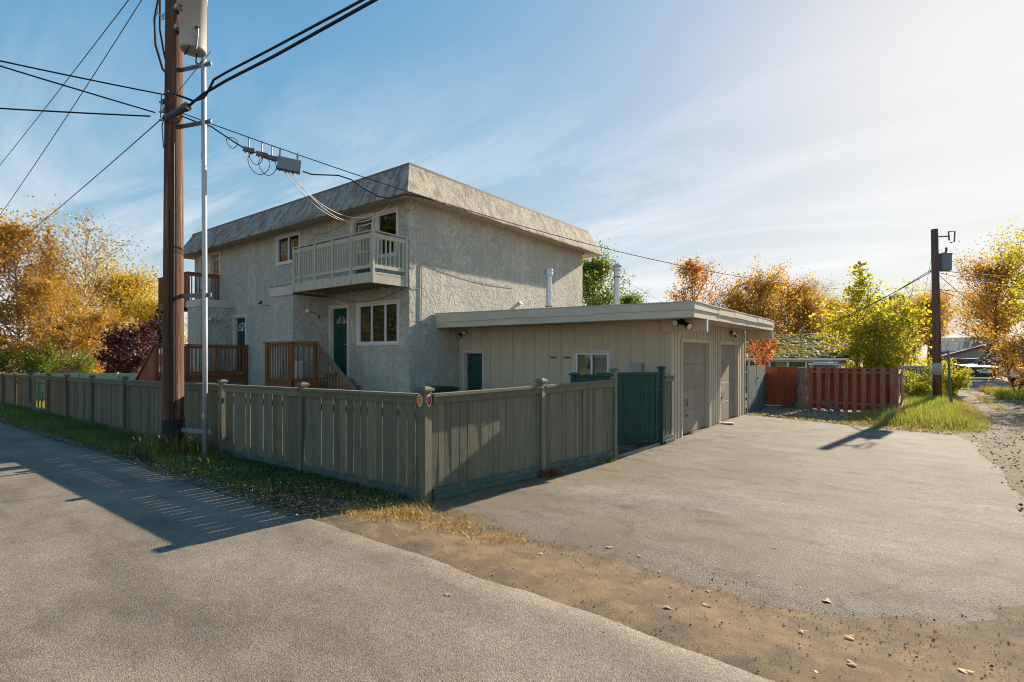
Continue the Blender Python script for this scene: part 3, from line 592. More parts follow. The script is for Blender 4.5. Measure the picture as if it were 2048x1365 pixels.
sideflood(H, (-9.90, -0.72, 3.10), [(0.45, -1, -0.1), (0.6, 0.1, -0.6), (0.45, 1, -0.1)], TANK)
# small vents, house numbers, loose wires on the stucco
b = MB(); b.prism([(0.02, 3.60), (0.02, 3.73), (-0.10, 3.60)], 0, -7.86, -7.74); obj('dryer_vent', b, BLACK, H)
b = MB(); b.prism([(-0.02, 3.62), (-0.02, 3.50), (0.12, 3.50)], 1, 4.87, 4.99); obj('wall_vent', b, VINYL, H)
def number(parent, txt, loc, rot, size, m):
    c = bpy.data.curves.new('house_number', 'FONT'); c.body = txt; c.size = size; c.extrude = 0.004; c.align_x = 'CENTER'
    t_ = bpy.data.objects.new('house_number', c); COL.objects.link(t_); dg = bpy.context.evaluated_depsgraph_get(); me = bpy.data.meshes.new_from_object(t_.evaluated_get(dg))
    bpy.data.objects.remove(t_); me.materials.clear(); me.materials.append(m); o = bpy.data.objects.new('house_number', me); COL.objects.link(o); o.parent = parent; o.location = Vector(loc) - WL[parent]; o.rotation_euler = rot; return o
number(H, '1', (-3.694, -0.31, 2.87), (R(90), 0, R(90)), 0.20, BLACK)
number(H, '3', (-9.894, -0.25, 2.75), (R(90), 0, R(90)), 0.15, BLACK)
def sag(p, q, d, n=14):
    p, q = Vector(p), Vector(q); return [p.lerp(q, i / n) - Vector((0, 0, 4 * d * (i / n) * (1 - i / n))) for i in range(n + 1)]
b = MB(); b.tube([(0.015, 0.41, 4.25), (0.018, 0.42, 3.4), (0.016, 0.40, 2.62)], 0.012, 5); b.tube(sag((0.015, 0.05, 4.20), (0.015, 0.40, 4.25), 0.10, 8), 0.006, 4)
b.tube(sag((0.015, .42, 4.3), (0.02, 4.6, 4.05), .12, 14), .006, 4); b.tube(sag((0.015, .05, 3.62), (.015, .41, 3.6), .05, 8), .006, 4); b.tube([(0.015, .4, 2.62), (0.015, .9, 2.58)], .006, 4)
obj('wall_conduit', b, mat('painted_conduit', (0.30, 0.28, 0.25), 0.6), H)
b = MB(); b.tube(sag((-3.65, -0.012, 3.60), (-0.02, -0.012, 3.62), 0.30, 20), 0.010, 5); b.tube(sag((-7.7, -0.012, 3.55), (-4.98, -.012, 3.66), .12, 12), .006, 4)
b.tube([(-4.3, -.012, 5.6), (-4.6, -.012, 5.45), (-4.75, -.012, 5.0), (-4.72, -.012, 4.8)], .006, 4); b.tube(sag((-4.3, -.012, 5.6), (-2.7, -.012, 5.75), .1, 8), .006, 4)
obj('loose_wire', b, mat('painted_wire', (0.22, 0.20, 0.16), 0.7), H)

# grey balcony: sub-parts under one part
def railing(parent, a, b2, zb, zt, n, m, bw=0.035, thick=0.035):
    a, b2 = Vector(a), Vector(b2)
    for i in range(n):
        p = a.lerp(b2, (i + 0.5) / n); obj('baluster', MB().beam((p.x, p.y, zb), (p.x, p.y, zt), bw, thick, (b2 - a).normalized()[:]), m, parent)
BY = -1.14
fx = [-3.65, -3.36, -2.57, -1.75, -0.93, -0.06]
b = MB(); b.box(-3.67, -0.04, BY + .04, -0.01, 3.79, 3.825); GB = obj('grey_balcony', b, GREYW, H)
for q in fx: box('post', GB, GREYW, q - 0.045, q + 0.045, BY - 0.04, BY + 0.03, 3.60 if q != -0.06 else 3.58, 4.86 if q != -0.06 else 4.90)
for (a, c) in zip(fx[:-1], fx[1:]):
    box('rail', GB, GREYW, a + .046, c - .046, BY - .02, BY + .02, 4.71, 4.83); box('rail', GB, GREYW, a + .046, c - .046, BY - .02, BY + .02, 3.96, 4.05)
    railing(GB, (a + .06, BY, 0), (c - .06, BY, 0), 4.05, 4.71, 1 if c - a < .4 else 6, GREYW)
box('cap_rail', GB, GREYW, -3.70, -0.01, BY - .055, BY + .05, 4.862, 4.895)
box('rim_board', GB, GREYW, -3.62, -0.02, BY - .02, BY + .022, 3.60, 3.86)
box('post', GB, GREYW, -0.10, -0.02, -0.10, -0.012, 3.58, 4.90)
box('rail', GB, GREYW, -0.08, -0.04, BY + .05, -0.10, 4.71, 4.83); box('rail', GB, GREYW, -0.08, -0.04, BY + .05, -0.10, 3.96, 4.05); box('cap_rail', GB, GREYW, -.115, -.01, BY + .052, -.008, 4.862, 4.895)
railing(GB, (-.06, BY + .05, 0), (-.06, -.1, 0), 4.05, 4.71, 7, GREYW)
box('rim_board', GB, GREYW, -0.078, -0.04, BY + .04, -0.10, 3.58, 3.86); box('rim_board', GB, GREYW, -3.66, -3.62, BY + .03, -.012, 3.60, 3.86)
for i in range(10): box('joist', GB, JOIST, -3.4 + i * 0.36, -3.36 + i * 0.36, BY + .03, -.012, 3.62, 3.78)

# red balcony at the far end
b = MB(); b.box(-13.85, -11.02, BY + .04, -0.01, 3.83, 3.87); RB = obj('red_balcony', b, REDW, H)
rp = [-13.85, -12.95, -12.15, -11.32, -11.04]
for q in rp: box('post', RB, REDW, q - .05, q + .05, BY - .03, BY + .04, 3.70, 4.87)
for a, c in zip(rp[:-1], rp[1:]):
    box('rail', RB, REDW, a + .05, c - .05, BY - .02, BY + .02, 4.76, 4.87); railing(RB, (a + .07, BY, 0), (c - .07, BY, 0), 3.86, 4.76, 2 if c - a < .4 else 6, REDW, .04, .03)
box('cap_rail', RB, REDW, -13.92, -10.97, BY - .07, BY + .07, 4.872, 4.91); box('rim_board', RB, REDW, -13.85, -11.05, BY - .02, BY + .02, 3.60, 3.85)
box('post', RB, REDW, -11.09, -11.0, -.10, -.012, 3.85, 4.87); box('rail', RB, REDW, -11.06, -11.02, BY + .05, -.10, 4.76, 4.87); box('cap_rail', RB, REDW, -11.1, -10.97, BY + .072, -.01, 4.872, 4.91)
railing(RB, (-11.04, BY + .05, 0), (-11.04, -.10, 0), 3.86, 4.76, 7, REDW, .04, .03)
box('rim_board', RB, REDW, -11.06, -11.02, BY + .04, -.02, 3.83, 3.86)
b = MB(); b.box(-13.85, -13.8, BY, 0, 3.6, 3.86); obj('rim_board', b, REDW, RB)

# ---------------------------------------------------------------- entry decks (free standing timber)
def flight(parent, x_top, z_top, z_bot, direction, y0, y1, m, run=0.26):
    n = max(2, int(round((z_top - z_bot) / 0.185))); rise = (z_top - z_bot) / n
    for i in range(1, n):
        xa = x_top + direction * run * (i - 1); box('tread', parent, m, xa - .02 * direction, xa + direction * (run + .02), y0, y1, z_top - rise * i - .04, z_top - rise * i, .005)
        box('riser', parent, m, xa + direction * .003, xa + direction * .024, y0 + .02, y1 - .02, z_top - rise * (i + 0) + .0, z_top - rise * (i - 1) - .042, .003)
    L = run * (n - 1) + .1
    for y in (y0 + .03, y1 - .03): obj('stringer', MB().beam((x_top, y, z_top - .20), (x_top + direction * L, y, z_bot + .0), .04, .14), m, parent)
    return L
D1 = empty('entry_deck', (-3.6, -0.9, -0.22), 'small brown timber entry deck with stairs down to the right by the teal door', 'deck', 'timber decks at the house doors')
ZF = 1.08; g1 = float(gz(-3.5, -1)); FY = -1.72
for i in range(13): box('deck_board', D1, REDW, -4.15 + (0 if i < 5 else .48), -2.75, FY + .02 + i * .13, FY + .14 + i * .13, ZF - .035, ZF + rnd.uniform(-.002, .003)) if FY + .14 + i * .13 < -.01 else None
box('rim_board', D1, REDW, -4.15, -2.73, FY - .02, FY + .018, ZF - .23, ZF - .005); box('rim_board', D1, REDW, -2.748, -2.71, FY + .02, -.02, ZF - .23, ZF - .005); box('rim_board', D1, REDW, -4.17, -4.13, FY + .02, -1.22, ZF - .23, ZF - .005)
box('skirt_board', D1, REDW, -4.0, -2.9, FY + .06, FY + .1, ZF - .55, ZF - .24)
for (x, y) in ((-4.10, FY), (-2.78, FY), (-2.78, -1.02)):
    box('post', D1, REDW, x - .05, x + .05, y - .045 if y == FY else y - .05, y + .055 if y == FY else y + .05, g1 - .05, 2.12)
for (x0, x1) in ((-4.05, -2.83),):
    box('rail', D1, REDW, x0, x1, FY - .02, FY + .02, 2.02, 2.11); railing(D1, (x0 + .05, FY, 0), (x1 - .05, FY, 0), ZF - .1, 2.02, 8, WORNW, .04, .03)
box('rail', D1, REDW, -2.80, -2.76, FY + .06, -1.07, 2.02, 2.11); railing(D1, (-2.78, FY + .1, 0), (-2.78, -1.12, 0), ZF - .1, 2.02, 3, WORNW, .035, .03)
box('cap_rail', D1, WORNW, -4.22, -2.70, FY - .09, FY + .09, 2.122, 2.16); box('cap_rail', D1, WORNW, -2.85, -2.70, FY + .092, -.94, 2.122, 2.16)
box('landing_board', D1, WORNW, -2.705, -2.36, -.94, -.03, ZF - .04, ZF)
Ls = flight(D1, -2.34, ZF + .01, g1, 1, -.94, -.04, WORNW)
hr0, hr1 = Vector((-2.74, -.98, 2.10)), Vector((-0.92, -.98, .80)); obj('hand_rail', MB().beam(hr0, hr1, .09, .04), WORNW, D1); obj('hand_rail', MB().beam(hr0 - Vector((0, 0, .08)), hr1 - Vector((0, 0, .08)), .035, .09), WORNW, D1)
for i in range(12):
    p = hr0.lerp(hr1, (i + .8) / 12.6); obj('baluster', MB().beam((p.x, p.y, p.z - 1.10), (p.x, p.y, p.z - .1), .032, .03, (1, 0, 0)), WORNW, D1)
box('post', D1, WORNW, -.98, -.89, -1.03, -.94, g1, .86)
# things standing on the deck
bb = MB(); bb.lathe((-3.35, -1.25, ZF + .006), [(.17, 0), (.2, .03), (.22, .42), (.235, .46), (.235, .49), (.2, .52), (.06, .53)], 20)
tag(obj('white_bucket', bb, BAGW, None, True), 'white lidded bucket standing on the small entry deck', 'bucket')
bb = MB(); bb.lathe((-3.98, -1.42, ZF + .006), [(.10, 0), (.15, .1), (.16, .25), (.10, .36), (.03, .42)], 10)
tag(obj('plastic_bag', bb, BAGW, None, True), 'crumpled white plastic bag behind the front balusters of the small entry deck', 'bag')
bb = MB(); bb.cbox(-3.05, -2.78, -.55, -.35, ZF + .004, ZF + .14, .02); o = tag(obj('shoe_box', bb, mat('brown_box', (.20, .10, .08), .8, .1, 5), None), 'small reddish brown box on the deck by the teal door', 'box')

D2 = empty('entry_deck', (-10.2, -1.6, -0.3), 'larger red brown timber deck with lattice skirt and stairs down to the left', 'deck', 'timber decks at the house doors')
g2 = float(gz(-10, -1.5)); FY2 = -2.92; XR = -8.80; XL = -9.9
for i in range(9): box('deck_board', D2, REDW, XL + i * .122, XL + .115 + i * .122, FY2, -1.2 if XL + i * .122 < -9.86 else -.02, ZF - .035, ZF)
for y in (FY2, -2.0, -1.05, -.07): box('post', D2, REDW, XR - .05, XR + .05, y - .05, y + .05, g2, 2.10)
ys = [FY2, -2.0, -1.05, -.07]
for a, c in zip(ys[:-1], ys[1:]):
    box('rail', D2, REDW, XR - .02, XR + .02, a + .05, c - .05, 2.0, 2.09); box('rail', D2, REDW, XR - .02, XR + .02, a + .05, c - .05, ZF + .06, ZF + .13)
    railing(D2, (XR + .035, a + .05, 0), (XR + .035, c - .05, 0), ZF - .14, 2.02, 7, REDW, .04, .03)
box('cap_rail', D2, REDW, XR - .075, XR + .075, FY2 - .08, -.015, 2.102, 2.14); box('rim_board', D2, REDW, XR - .02, XR + .02, FY2 + .05, -.02, ZF - .24, ZF - .02)
box('rim_board', D2, REDW, XL, XR - .05, FY2 - .02, FY2 + .02, ZF - .24, ZF - .02)
lt = MB()
for k in range(-6, 14):      # diagonal lattice strips under the deck
    for sgn in (1, -1):
        p0, p1 = [], []
        ya = -1.02 + k * .105; pts = [(ya + (z - g2 if sgn > 0 else ZF - .26 - z), z) for z in (g2, ZF - .26)]
        (a0, za), (a1, zb_) = pts
        def clip(y, z, y2, z2, lo, hi):
            t0, t1 = 0.0, 1.0; d = y2 - y
            for bnd, s_ in ((lo, 1), (hi, -1)):
                num = (bnd - y) * s_; den = d * s_
                if abs(den) < 1e-9:
                    if num > 0: return None
                elif den > 0: t0 = max(t0, num / den)
                else: t1 = min(t1, num / den)
            return None if t0 >= t1 else ((y + d * t0, z + (z2 - z) * t0), (y + d * t1, z + (z2 - z) * t1))
        c = clip(a0, za, a1, zb_, -1.0, -.10)
        if c and abs(c[0][1] - c[1][1]) > .05: obj('lattice_strip', MB().beam((XR + (.008 if sgn > 0 else -.004), *c[0]), (XR + (.008 if sgn > 0 else -.004), *c[1]), .008, .03, (1, 0, 0)), GREYW, D2)
for i in range(9): box('skirt_board', D2, GREYW, XR - .03, XR - .01, -2.88 + i * .205, -2.88 + i * .205 + .195, g2, ZF - .25)
# left flight with boarded guard
gx0 = XR; 
for i in range(13):
    xa = -8.92 - i * .118; zt = 2.06 - (i + 1) * .118 * .70; zb = max(g2 + .05, ZF - .62 - i * .08)
    if i < 3: zb = ZF - .2
    box('guard_board', D2, REDW, xa - .11, xa, FY2 - .035, FY2 - .015, zb, zt, .003)
obj('hand_rail', MB().beam((XR - .02, FY2 - .025, 2.10), (-10.62, FY2 - .025, .82), .12, .05), REDW, D2)
box('post', D2, REDW, -10.62, -10.52, FY2 - .01, FY2 + .09, g2, .84)
flight(D2, XL, ZF, g2, -1, FY2 + .03, -1.9, REDW)
obj('hand_rail', MB().beam((XL, -1.88, 2.02), (-11.3, -1.88, .9), .06, .09), REDW, D2)
# ---------------------------------------------------------------- garage
G = empty('garage', (3.2, 5.2, -0.1), 'flat roofed beige garage with board and batten siding and two brown doors', 'garage')
GY, GX, GB_ = 1.895, 6.37, -0.35
gholes = [(0.25, 0.93, GB_, 1.84), (3.96, 4.87, 1.02, 1.84)]
bat = [0.02, 0.45, 0.85, 1.20, 1.57, 1.98, 2.36, 2.74, 3.14, 3.54, 3.92, 4.29, 4.68, 5.08, 5.43, 5.77, 6.14, 6.30]
def siding_strip(u0, u1, z0, z1, holes):
    segs = [(z0, z1)]
    cuts = sorted({u0, u1, *[h[i] for h in holes for i in (0, 1) if u0 < h[i] < u1]}); out = []
    for a, b2 in zip(cuts[:-1], cuts[1:]):
        c = (a + b2) / 2; hs = sorted([(h[2], h[3]) for h in holes if h[0] < c < h[1]]); z = z0
        for (p, q) in hs:
            if p > z: out.append((a, b2, z, p))
            z = max(z, q)
        if z < z1: out.append((a, b2, z, z1))
    return out
for a, b2 in zip(bat[:-1], bat[1:]):
    for (p, q, r_, s_) in siding_strip(a, b2, GB_, 2.56, gholes): box('siding_board', G, SIDING, p + .0015, q - .0015, GY, GY + .02, r_, s_, .002)
for q in bat[1:-1]:
    for (p, p2, r_, s_) in siding_strip(q - .022, q + .022, GB_, 2.50, [(h[0] - .06, h[1] + .06, h[2] - .06, h[3] + .06) for h in gholes]):
        if abs((p2 - p) - .044) < .002: box('batten', G, SIDING, p, p2, GY - .018, GY - .0005, r_, s_, .003)
box('corner_board', G, SIDING, 6.26, 6.392, GY - .022, GY - .002, GB_, 2.30); box('corner_board', G, SIDING, 6.372, 6.394, GY - .001, GY + .12, GB_, 2.30)
box('frieze_board', G, SIDING, 0.03, 6.25, GY - .021, GY - .0205 + .02, 2.50, 2.555)
gd = [(2.60, 4.62, 2.09), (5.62, 7.50, 2.08)]
sholes = [(a, b2, GB_, z) for a, b2, z in gd]
sb = [GY + .12, 2.25, 2.44] ; y = 2.60
sbat = [2.16, 2.34] + [2.66 + .25 * k for k in range(9)] + [4.85, 5.05, 5.25, 5.45] + [5.70 + .25 * k for k in range(8)] + [7.75, 8.1, 8.4]
se = [GY] + sbat + [8.52]
for a, b2 in zip(se[:-1], se[1:]):
    for (p, q, r_, s_) in siding_strip(a, b2, GB_, 2.56, sholes):
        if q - p > .01: box('siding_board', G, SIDING, GX - .02, GX, p + .001, q - .001, r_, s_, .002)
for q in sbat:
    for (p, p2, r_, s_) in siding_strip(q - .02, q + .02, GB_, 2.50, [(h[0] - .09, h[1] + .09, h[2], h[3] + .09) for h in sholes]):
        if p2 - p > .03: box('batten', G, SIDING, GX + .0005, GX + .018, p, p2, r_, s_, .003)
# hidden rear walls close the volume
obj('rear_wall', MB().box(0.05, GX - .03, 8.48, 8.52, GB_, 2.56), SIDING, G)
TRIMB = mat('beige_trim', (0.60, 0.52, 0.40), 0.7, 0.1, 3, 0.2, 20)
for n_, (a, b2, zt) in enumerate(gd):
    t = MB()
    t.cbox(GX + .001, GX + .03, a - .085, a, GB_, zt + .085); t.cbox(GX + .001, GX + .03, b2, b2 + .085, GB_, zt + .085); t.cbox(GX + .001, GX + .03, a + .001, b2 - .001, zt, zt + .085)
    t.box(GX - .17, GX - .0005, a - .03, a + .012, GB_, zt); t.box(GX - .17, GX - .0005, b2 - .012, b2 + .03, GB_, zt); t.box(GX - .17, GX - .0005, a + .013, b2 - .013, zt - .012, zt + .03)
    obj('door_trim', t, TRIMB, G)
    gdo = obj('garage_door', MB().box(GX - .125, GX - .105, a, b2, GB_, zt), GDOOR, G)
    hgt = (zt + .11) / 4
    for k in range(4):
        z = -.10 + k * hgt; box('door_section', gdo, GDOOR, GX - .104, GX - .07, a + .015, b2 - .015, z + .003, z + hgt - .002, .004)
    if n_ == 0: hd = [(a + .45, .62), (a + .5, .33)]
    else: hd = [(a + .42, .62)]
    for k, (yy, zz) in enumerate(hd):
        h = MB(); x = GX - .066
        if k == 0:
            h.tube([(x, yy - .04, zz - .08), (x + .03, yy - .04, zz - .08), (x + .03, yy - .04, zz + .09), (x, yy - .04, zz + .09)], .007, 5); h.tube([(x, yy + .06, zz - .05), (x + .03, yy + .06, zz - .05), (x + .03, yy + .06, zz + .1), (x, yy + .06, zz + .1)], .007, 5)
            if n_: h.beam((x + .01, yy - .1, zz - .2), (x + .01, yy - .02, zz - .03), .02, .02)
        else: h.lathe((x - .004, yy, zz), [(.03, 0), (.03, .012), (.012, .02), (.012, .035)], 8, (1, 0, 0))
        obj('handle', h, BLACK, gdo)
# side door, window, meter box, number plaques
t = MB()
for (a, c, d, e2) in ((.17, .25, GB_, 1.91), (.93, 1.0, GB_, 1.91), (.25, .93, 1.84, 1.91)): t.cbox(a, c, GY - .03, GY + .012, d, e2, .004)
for (a, c, d, e2) in ((.25, .27, GB_, 1.84), (.91, .93, GB_, 1.84), (.27, .91, 1.82, 1.84)): t.box(a, c, GY + .02, GY + .12, d, e2)
obj('side_door_frame', t, PINK, G)
sdk = obj('side_door', MB().box(.27, .91, GY + .10, GY + .14, GB_, 1.82), mat('dark_teal_door', (0.02, 0.075, 0.07), 0.5, 0.15, 3), G)
wr = MB(); wr.tube([(.33 + .05 * math.cos(t_), GY + .085, 1.32 + .07 * math.sin(t_)) for t_ in np.linspace(0, 6.28, 12)], .008, 5); wr.tube([(.38 + .05 * math.cos(t_), GY + .085, 1.42 + .04 * math.sin(t_)) for t_ in np.linspace(0, 6.28, 10)], .007, 5); obj('door_ornament', wr, BLACK, sdk)
window(G, 3.96, 4.87, 1.02, 1.84, at=GY, mull=(4.40,), cas=.055, fr=.05, cm=PINK)
cu = MB(); cu.prism([(4.02, 1.80), (4.34, 1.80), (4.30, 1.60), (4.22, 1.50), (4.30, 1.40), (4.32, 1.1), (4.02, 1.1)], 1, GY + .085, GY + .10); obj('curtain', cu, mat('pale_curtain', (0.62, 0.58, 0.44), .9, .2, 20, stretch=(6, 1, .4)), G)
cu = MB(); cu.box(4.42, 4.86, GY + .11, GY + .13, 1.0, 1.84); cu.box(3.97, 4.42, GY + .111, GY + .13, 1.0, 1.42); obj('pane_reflection_panel', cu, mat('pale_green_reflection', (0.50, 0.58, 0.52), .8), G)  # added pale panel behind the panes, its colour stands in for their reflection
mbx = MB(); mbx.cbox(5.49, 5.74, GY - .14, GY - .001, 1.15, 1.60, .012); obj('meter_box', mbx, mat('grey_meter_box', (.33, .35, .36), .5, .05, 4), G)
for x0 in (3.21, 3.62):
    pl = box('number_plaque', G, PLAQ, x0, x0 + .20, GY - .014, GY - .002, 1.695, 1.745)
    for k in range(4): obj('numeral', MB().box(x0 + .022 + k * .045, x0 + .04 + k * .045, GY - .018, GY - .0135, 1.707, 1.735), BLACK, pl)
flood(G, (0.22, GY - .02, 2.47), [(-.3, -.6, -.8), (.7, -.7, -.25)], BLACK)
flood(G, (6.66, GY - .10, 2.50), [(-.35, -.95, -.15), (.75, -.4, -.45)], BLACK, s=1.25)
sideflood(G, (GX + .002, 6.72, 2.45), [(.7, -.7, -.2), (.5, .7, -.5), (.8, 0, -.3)], BLACK)
# roof: deck, two stepped fascia boards all round, soffit, beam ends
FY0, FX1, FY1 = 0.94, 7.20, 8.54
def rz(x): return 2.95 - 0.10 * x / 7.2
obj('soffit', MB().box(0.012, FX1 - .07, FY0 + .07, FY1 - .03, 2.560, 2.600), mat('soffit_paint', (0.58, 0.52, 0.41), .8, .06, 3), G)
obj('roof_deck', MB().add([(0.012, FY0 + .02, rz(0) - .02), (FX1 - .02, FY0 + .02, rz(7.2) - .02), (FX1 - .02, FY1, rz(7.2) - .05), (0.012, FY1, rz(0) - .05)], [(0, 1, 2, 3)]), ROOFT, G)
def tilted(x0, x1, y0, y1, za0, za1, zb0, zb1):   # board whose bottom/top heights differ at both ends
    return MB().add([(x0, y0, za0), (x1, y0, zb0), (x1, y1, zb0), (x0, y1, za0), (x0, y0, za1), (x1, y0, zb1), (x1, y1, zb1), (x0, y1, za1)],
                    [(3, 2, 1, 0), (4, 5, 6, 7), (0, 1, 5, 4), (1, 2, 6, 5), (2, 3, 7, 6), (3, 0, 4, 7)])
for x0, x1 in ((0.012, 1.9), (1.902, 5.0), (5.002, FX1)):
    obj('fascia_board', tilted(x0, x1, FY0, FY0 + .03, 2.70, rz(x0) - .022, 2.68, rz(x1) - .022), FASCIA, G)
    obj('fascia_board', tilted(x0, x1 - (.03 if x1 == FX1 else 0), FY0 + .022, FY0 + .05, 2.540, 2.705, 2.535, 2.685), FASCIA, G)
    obj('roof_edge_strip', tilted(x0, x1 + (.012 if x1 == FX1 else 0), FY0 - .012, FY0 + .05, rz(x0) - .021, rz(x0), rz(x1) - .021, rz(x1)), FASCIA, G)
yy = [FY0 + .031, 2.6, 3.9, 5.1, 6.3, 7.5, FY1]
for k, (y0, y1) in enumerate(zip(yy[:-1], yy[1:])):
    jz = rnd.uniform(-.010, .010); jx = rnd.uniform(0, .012)
    box('fascia_board', G, FASCIA, FX1 - .03 + jx, FX1 + jx, y0, y1 - .004, 2.68 + jz, rz(7.2) - .022 + jz, .003, .004)
    box('fascia_board', G, FASCIA, FX1 - .055, FX1 - .022, y0 + .02, y1 - .003, 2.535 - jz * .5, 2.69, .003, .003)
    bw = MB(); q0, q1 = rz(7.2) - .021 + jz, rz(7.2) - .021 - jz
    bw.add([(FX1 - .06, y0, q0), (FX1 + .02, y0, q0), (FX1 + .02, y1, q1), (FX1 - .06, y1, q1), (FX1 - .06, y0, q0 + .022), (FX1 + .02, y0, q0 + .018), (FX1 + .02, y1, q1 + .018), (FX1 - .06, y1, q1 + .022)], [(3, 2, 1, 0), (4, 5, 6, 7), (0, 1, 5, 4), (1, 2, 6, 5), (2, 3, 7, 6), (3, 0, 4, 7)])
    obj('roof_edge_strip', bw, FASCIA, G)
box('beam_end', G, SIDING, 6.20, 7.17, GY - .10, GY - .024, 2.28, 2.558, .006); box('beam_end', G, SIDING, 6.40, 7.17, 8.42, 8.50, 2.28, 2.558, .006)
obj('beam_cap', MB().box(7.171, 7.185, GY - .105, GY - .02, 2.275, 2.556), VINYL, G); obj('beam_cap', MB().box(7.171, 7.185, 8.415, 8.505, 2.275, 2.556), VINYL, G)
def flue(x, y, z0, z1, r, style):
    b = MB(); b.lathe((x, y, z0), [(r, 0), (r, (z1 - z0) * .55), (r + .004, (z1 - z0) * .55), (r + .004, (z1 - z0) * .55 + .03), (r, (z1 - z0) * .55 + .03), (r, z1 - z0 - .06)], 18)
    f = obj('flue_pipe', b, FLUE, G, False)
    if style == 0: obj('flue_cap', MB().lathe((x, y, z1 - .22), [(r, 0), (r + .045, .0), (r + .05, .05), (r + .045, .10), (r + .05, .15), (r + .045, .2), (r * .8, .22)], 18), FLUE, f)
    else:
        obj('flue_cap', MB().lathe((x, y, z1 - .10), [(r + .055, 0), (r + .065, .03), (r + .03, .06), (.03, .10)], 18), FLUE, f); c = MB()
        for k in range(6): c.tube([(x + (r + .02) * math.cos(k), y + (r + .02) * math.sin(k), z1 - .2), (x + (r + .04) * math.cos(k), y + (r + .04) * math.sin(k), z1 - .09)], .008, 4)
        c.lathe((x, y, z1 - .22), [(r, 0), (r + .05, .01), (r + .05, .05), (r, .06)], 18); obj('cap_bracket', c, FLUE, f)
    obj('collar', MB().lathe((x, y, z0 + (.45 if style == 0 else z1 - z0 - .42)), [(r, 0), (r + .045, .006), (r + .045, .025), (r, .03)], 18), BRACK, f)
flue(1.79, 4.0, 2.80, 4.42, .085, 0); flue(3.57, 5.0, 2.80, 4.52, .085, 1)
b = MB(); b.tube([(3.57, 5.0, 4.12), (5.3, 6.6, 2.9)], .003, 3); b.tube([(3.57, 5.0, 4.12), (2.2, 6.0, 2.9)], .003, 3); obj('guy_wire', b, WIREG, G)

# ---------------------------------------------------------------- fences
def fence_board(parent, m, along, p0, p1, face, z0, z1, th=.018, nm='board'):
    """vertical board; along 'x' or 'y'; face = coordinate of its centre plane"""
    j = rnd.uniform(-.006, .006); t = rnd.uniform(-.004, .004)
    if along == 'x': return obj(nm, MB().cbox(p0, p1, face + j - th / 2, face + j + th / 2, z0, z1, .005, .0022), m, parent)
    return obj(nm, MB().cbox(face + j - th / 2, face + j + th / 2, p0, p1, z0, z1, .003, .0022), m, parent)
def post_with_cap(parent, m, x, y, z0, z1, s=.05, lean=(0, 0)):
    b = MB(); b.add([(x + sx * s + l[0], y + sy * s + l[1], z) for z, l in ((z0, (0, 0)), (z1, lean)) for sx, sy in ((-1, -1), (1, -1), (1, 1), (-1, 1))], [(3, 2, 1, 0), (4, 5, 6, 7), (0, 1, 5, 4), (1, 2, 6, 5), (2, 3, 7, 6), (3, 0, 4, 7)])
    p = obj('post', b, m, parent); x += lean[0]; y += lean[1]; c = MB(); q = s + .026
    c.box(x - q, x + q, y - q, y + q, z1 - .002, z1 + .022); c.add([(x - q, y - q, z1 + .022), (x + q, y - q, z1 + .022), (x + q, y + q, z1 + .022), (x - q, y + q, z1 + .022), (x - .03, y - .03, z1 + .05), (x + .03, y - .03, z1 + .05), (x + .03, y + .03, z1 + .05), (x - .03, y + .03, z1 + .05)], [(0, 1, 5, 4), (1, 2, 6, 5), (2, 3, 7, 6), (3, 0, 4, 7), (4, 5, 6, 7)])
    obj('post_cap', c, m, p); return p
FYL = -4.88
RF = empty('street_fence', (-10, FYL, -0.2), 'long olive green board fence along the street verge with a broken gap', 'fence')
posts = [5.82, 3.08, 0.44, -2.2, -4.85, -7.45, -9.95, -12.3, -14.8, -17.2, -19.6, -22.0, -24.4]
def topz(x): return 1.31 + float(gz(x, FYL))
for i, x in enumerate(posts):
    m = FENCE if x > -9 else FENCEO
    lean = (rnd.uniform(-.015, .02), rnd.uniform(-.03, .02)) if 0 < i else (0, 0)
    p = post_with_cap(RF, m, x, FYL - .03 if i else FYL - .02, float(gz(x, FYL)) - .15, topz(x) + .045, .046 if i else .055, lean)
    if i == 0:      # two pointed oval reflectors on the corner post
        for face, mt in ((0, ORANGE), (1, DKRED)):
            for sc, off, mm in ((1.0, 0.004, RWHITE), (0.80, 0.009, mt)):
                pr = []
                for k in range(16):
                    t = 2 * math.pi * k / 16; sx = math.sin(t); pr.append((.05 * sc * math.cos(t) * (1 - .25 * abs(sx)), .078 * sc * sx))
                b = MB()
                if face == 0: b.prism([(x - .035 + a, 1.235 + c) for a, c in pr], 1, FYL - .08 - off, FYL - .079)
                else: b.prism([(FYL - .02 + a * .9, 1.235 + c) for a, c in pr], 0, x + .061, x + .061 + off)
                obj('reflector' if sc < 1 else 'reflector_rim', b, mm, p)
broken = 5   # bay between posts 6 and 5 counted from the corner is damaged
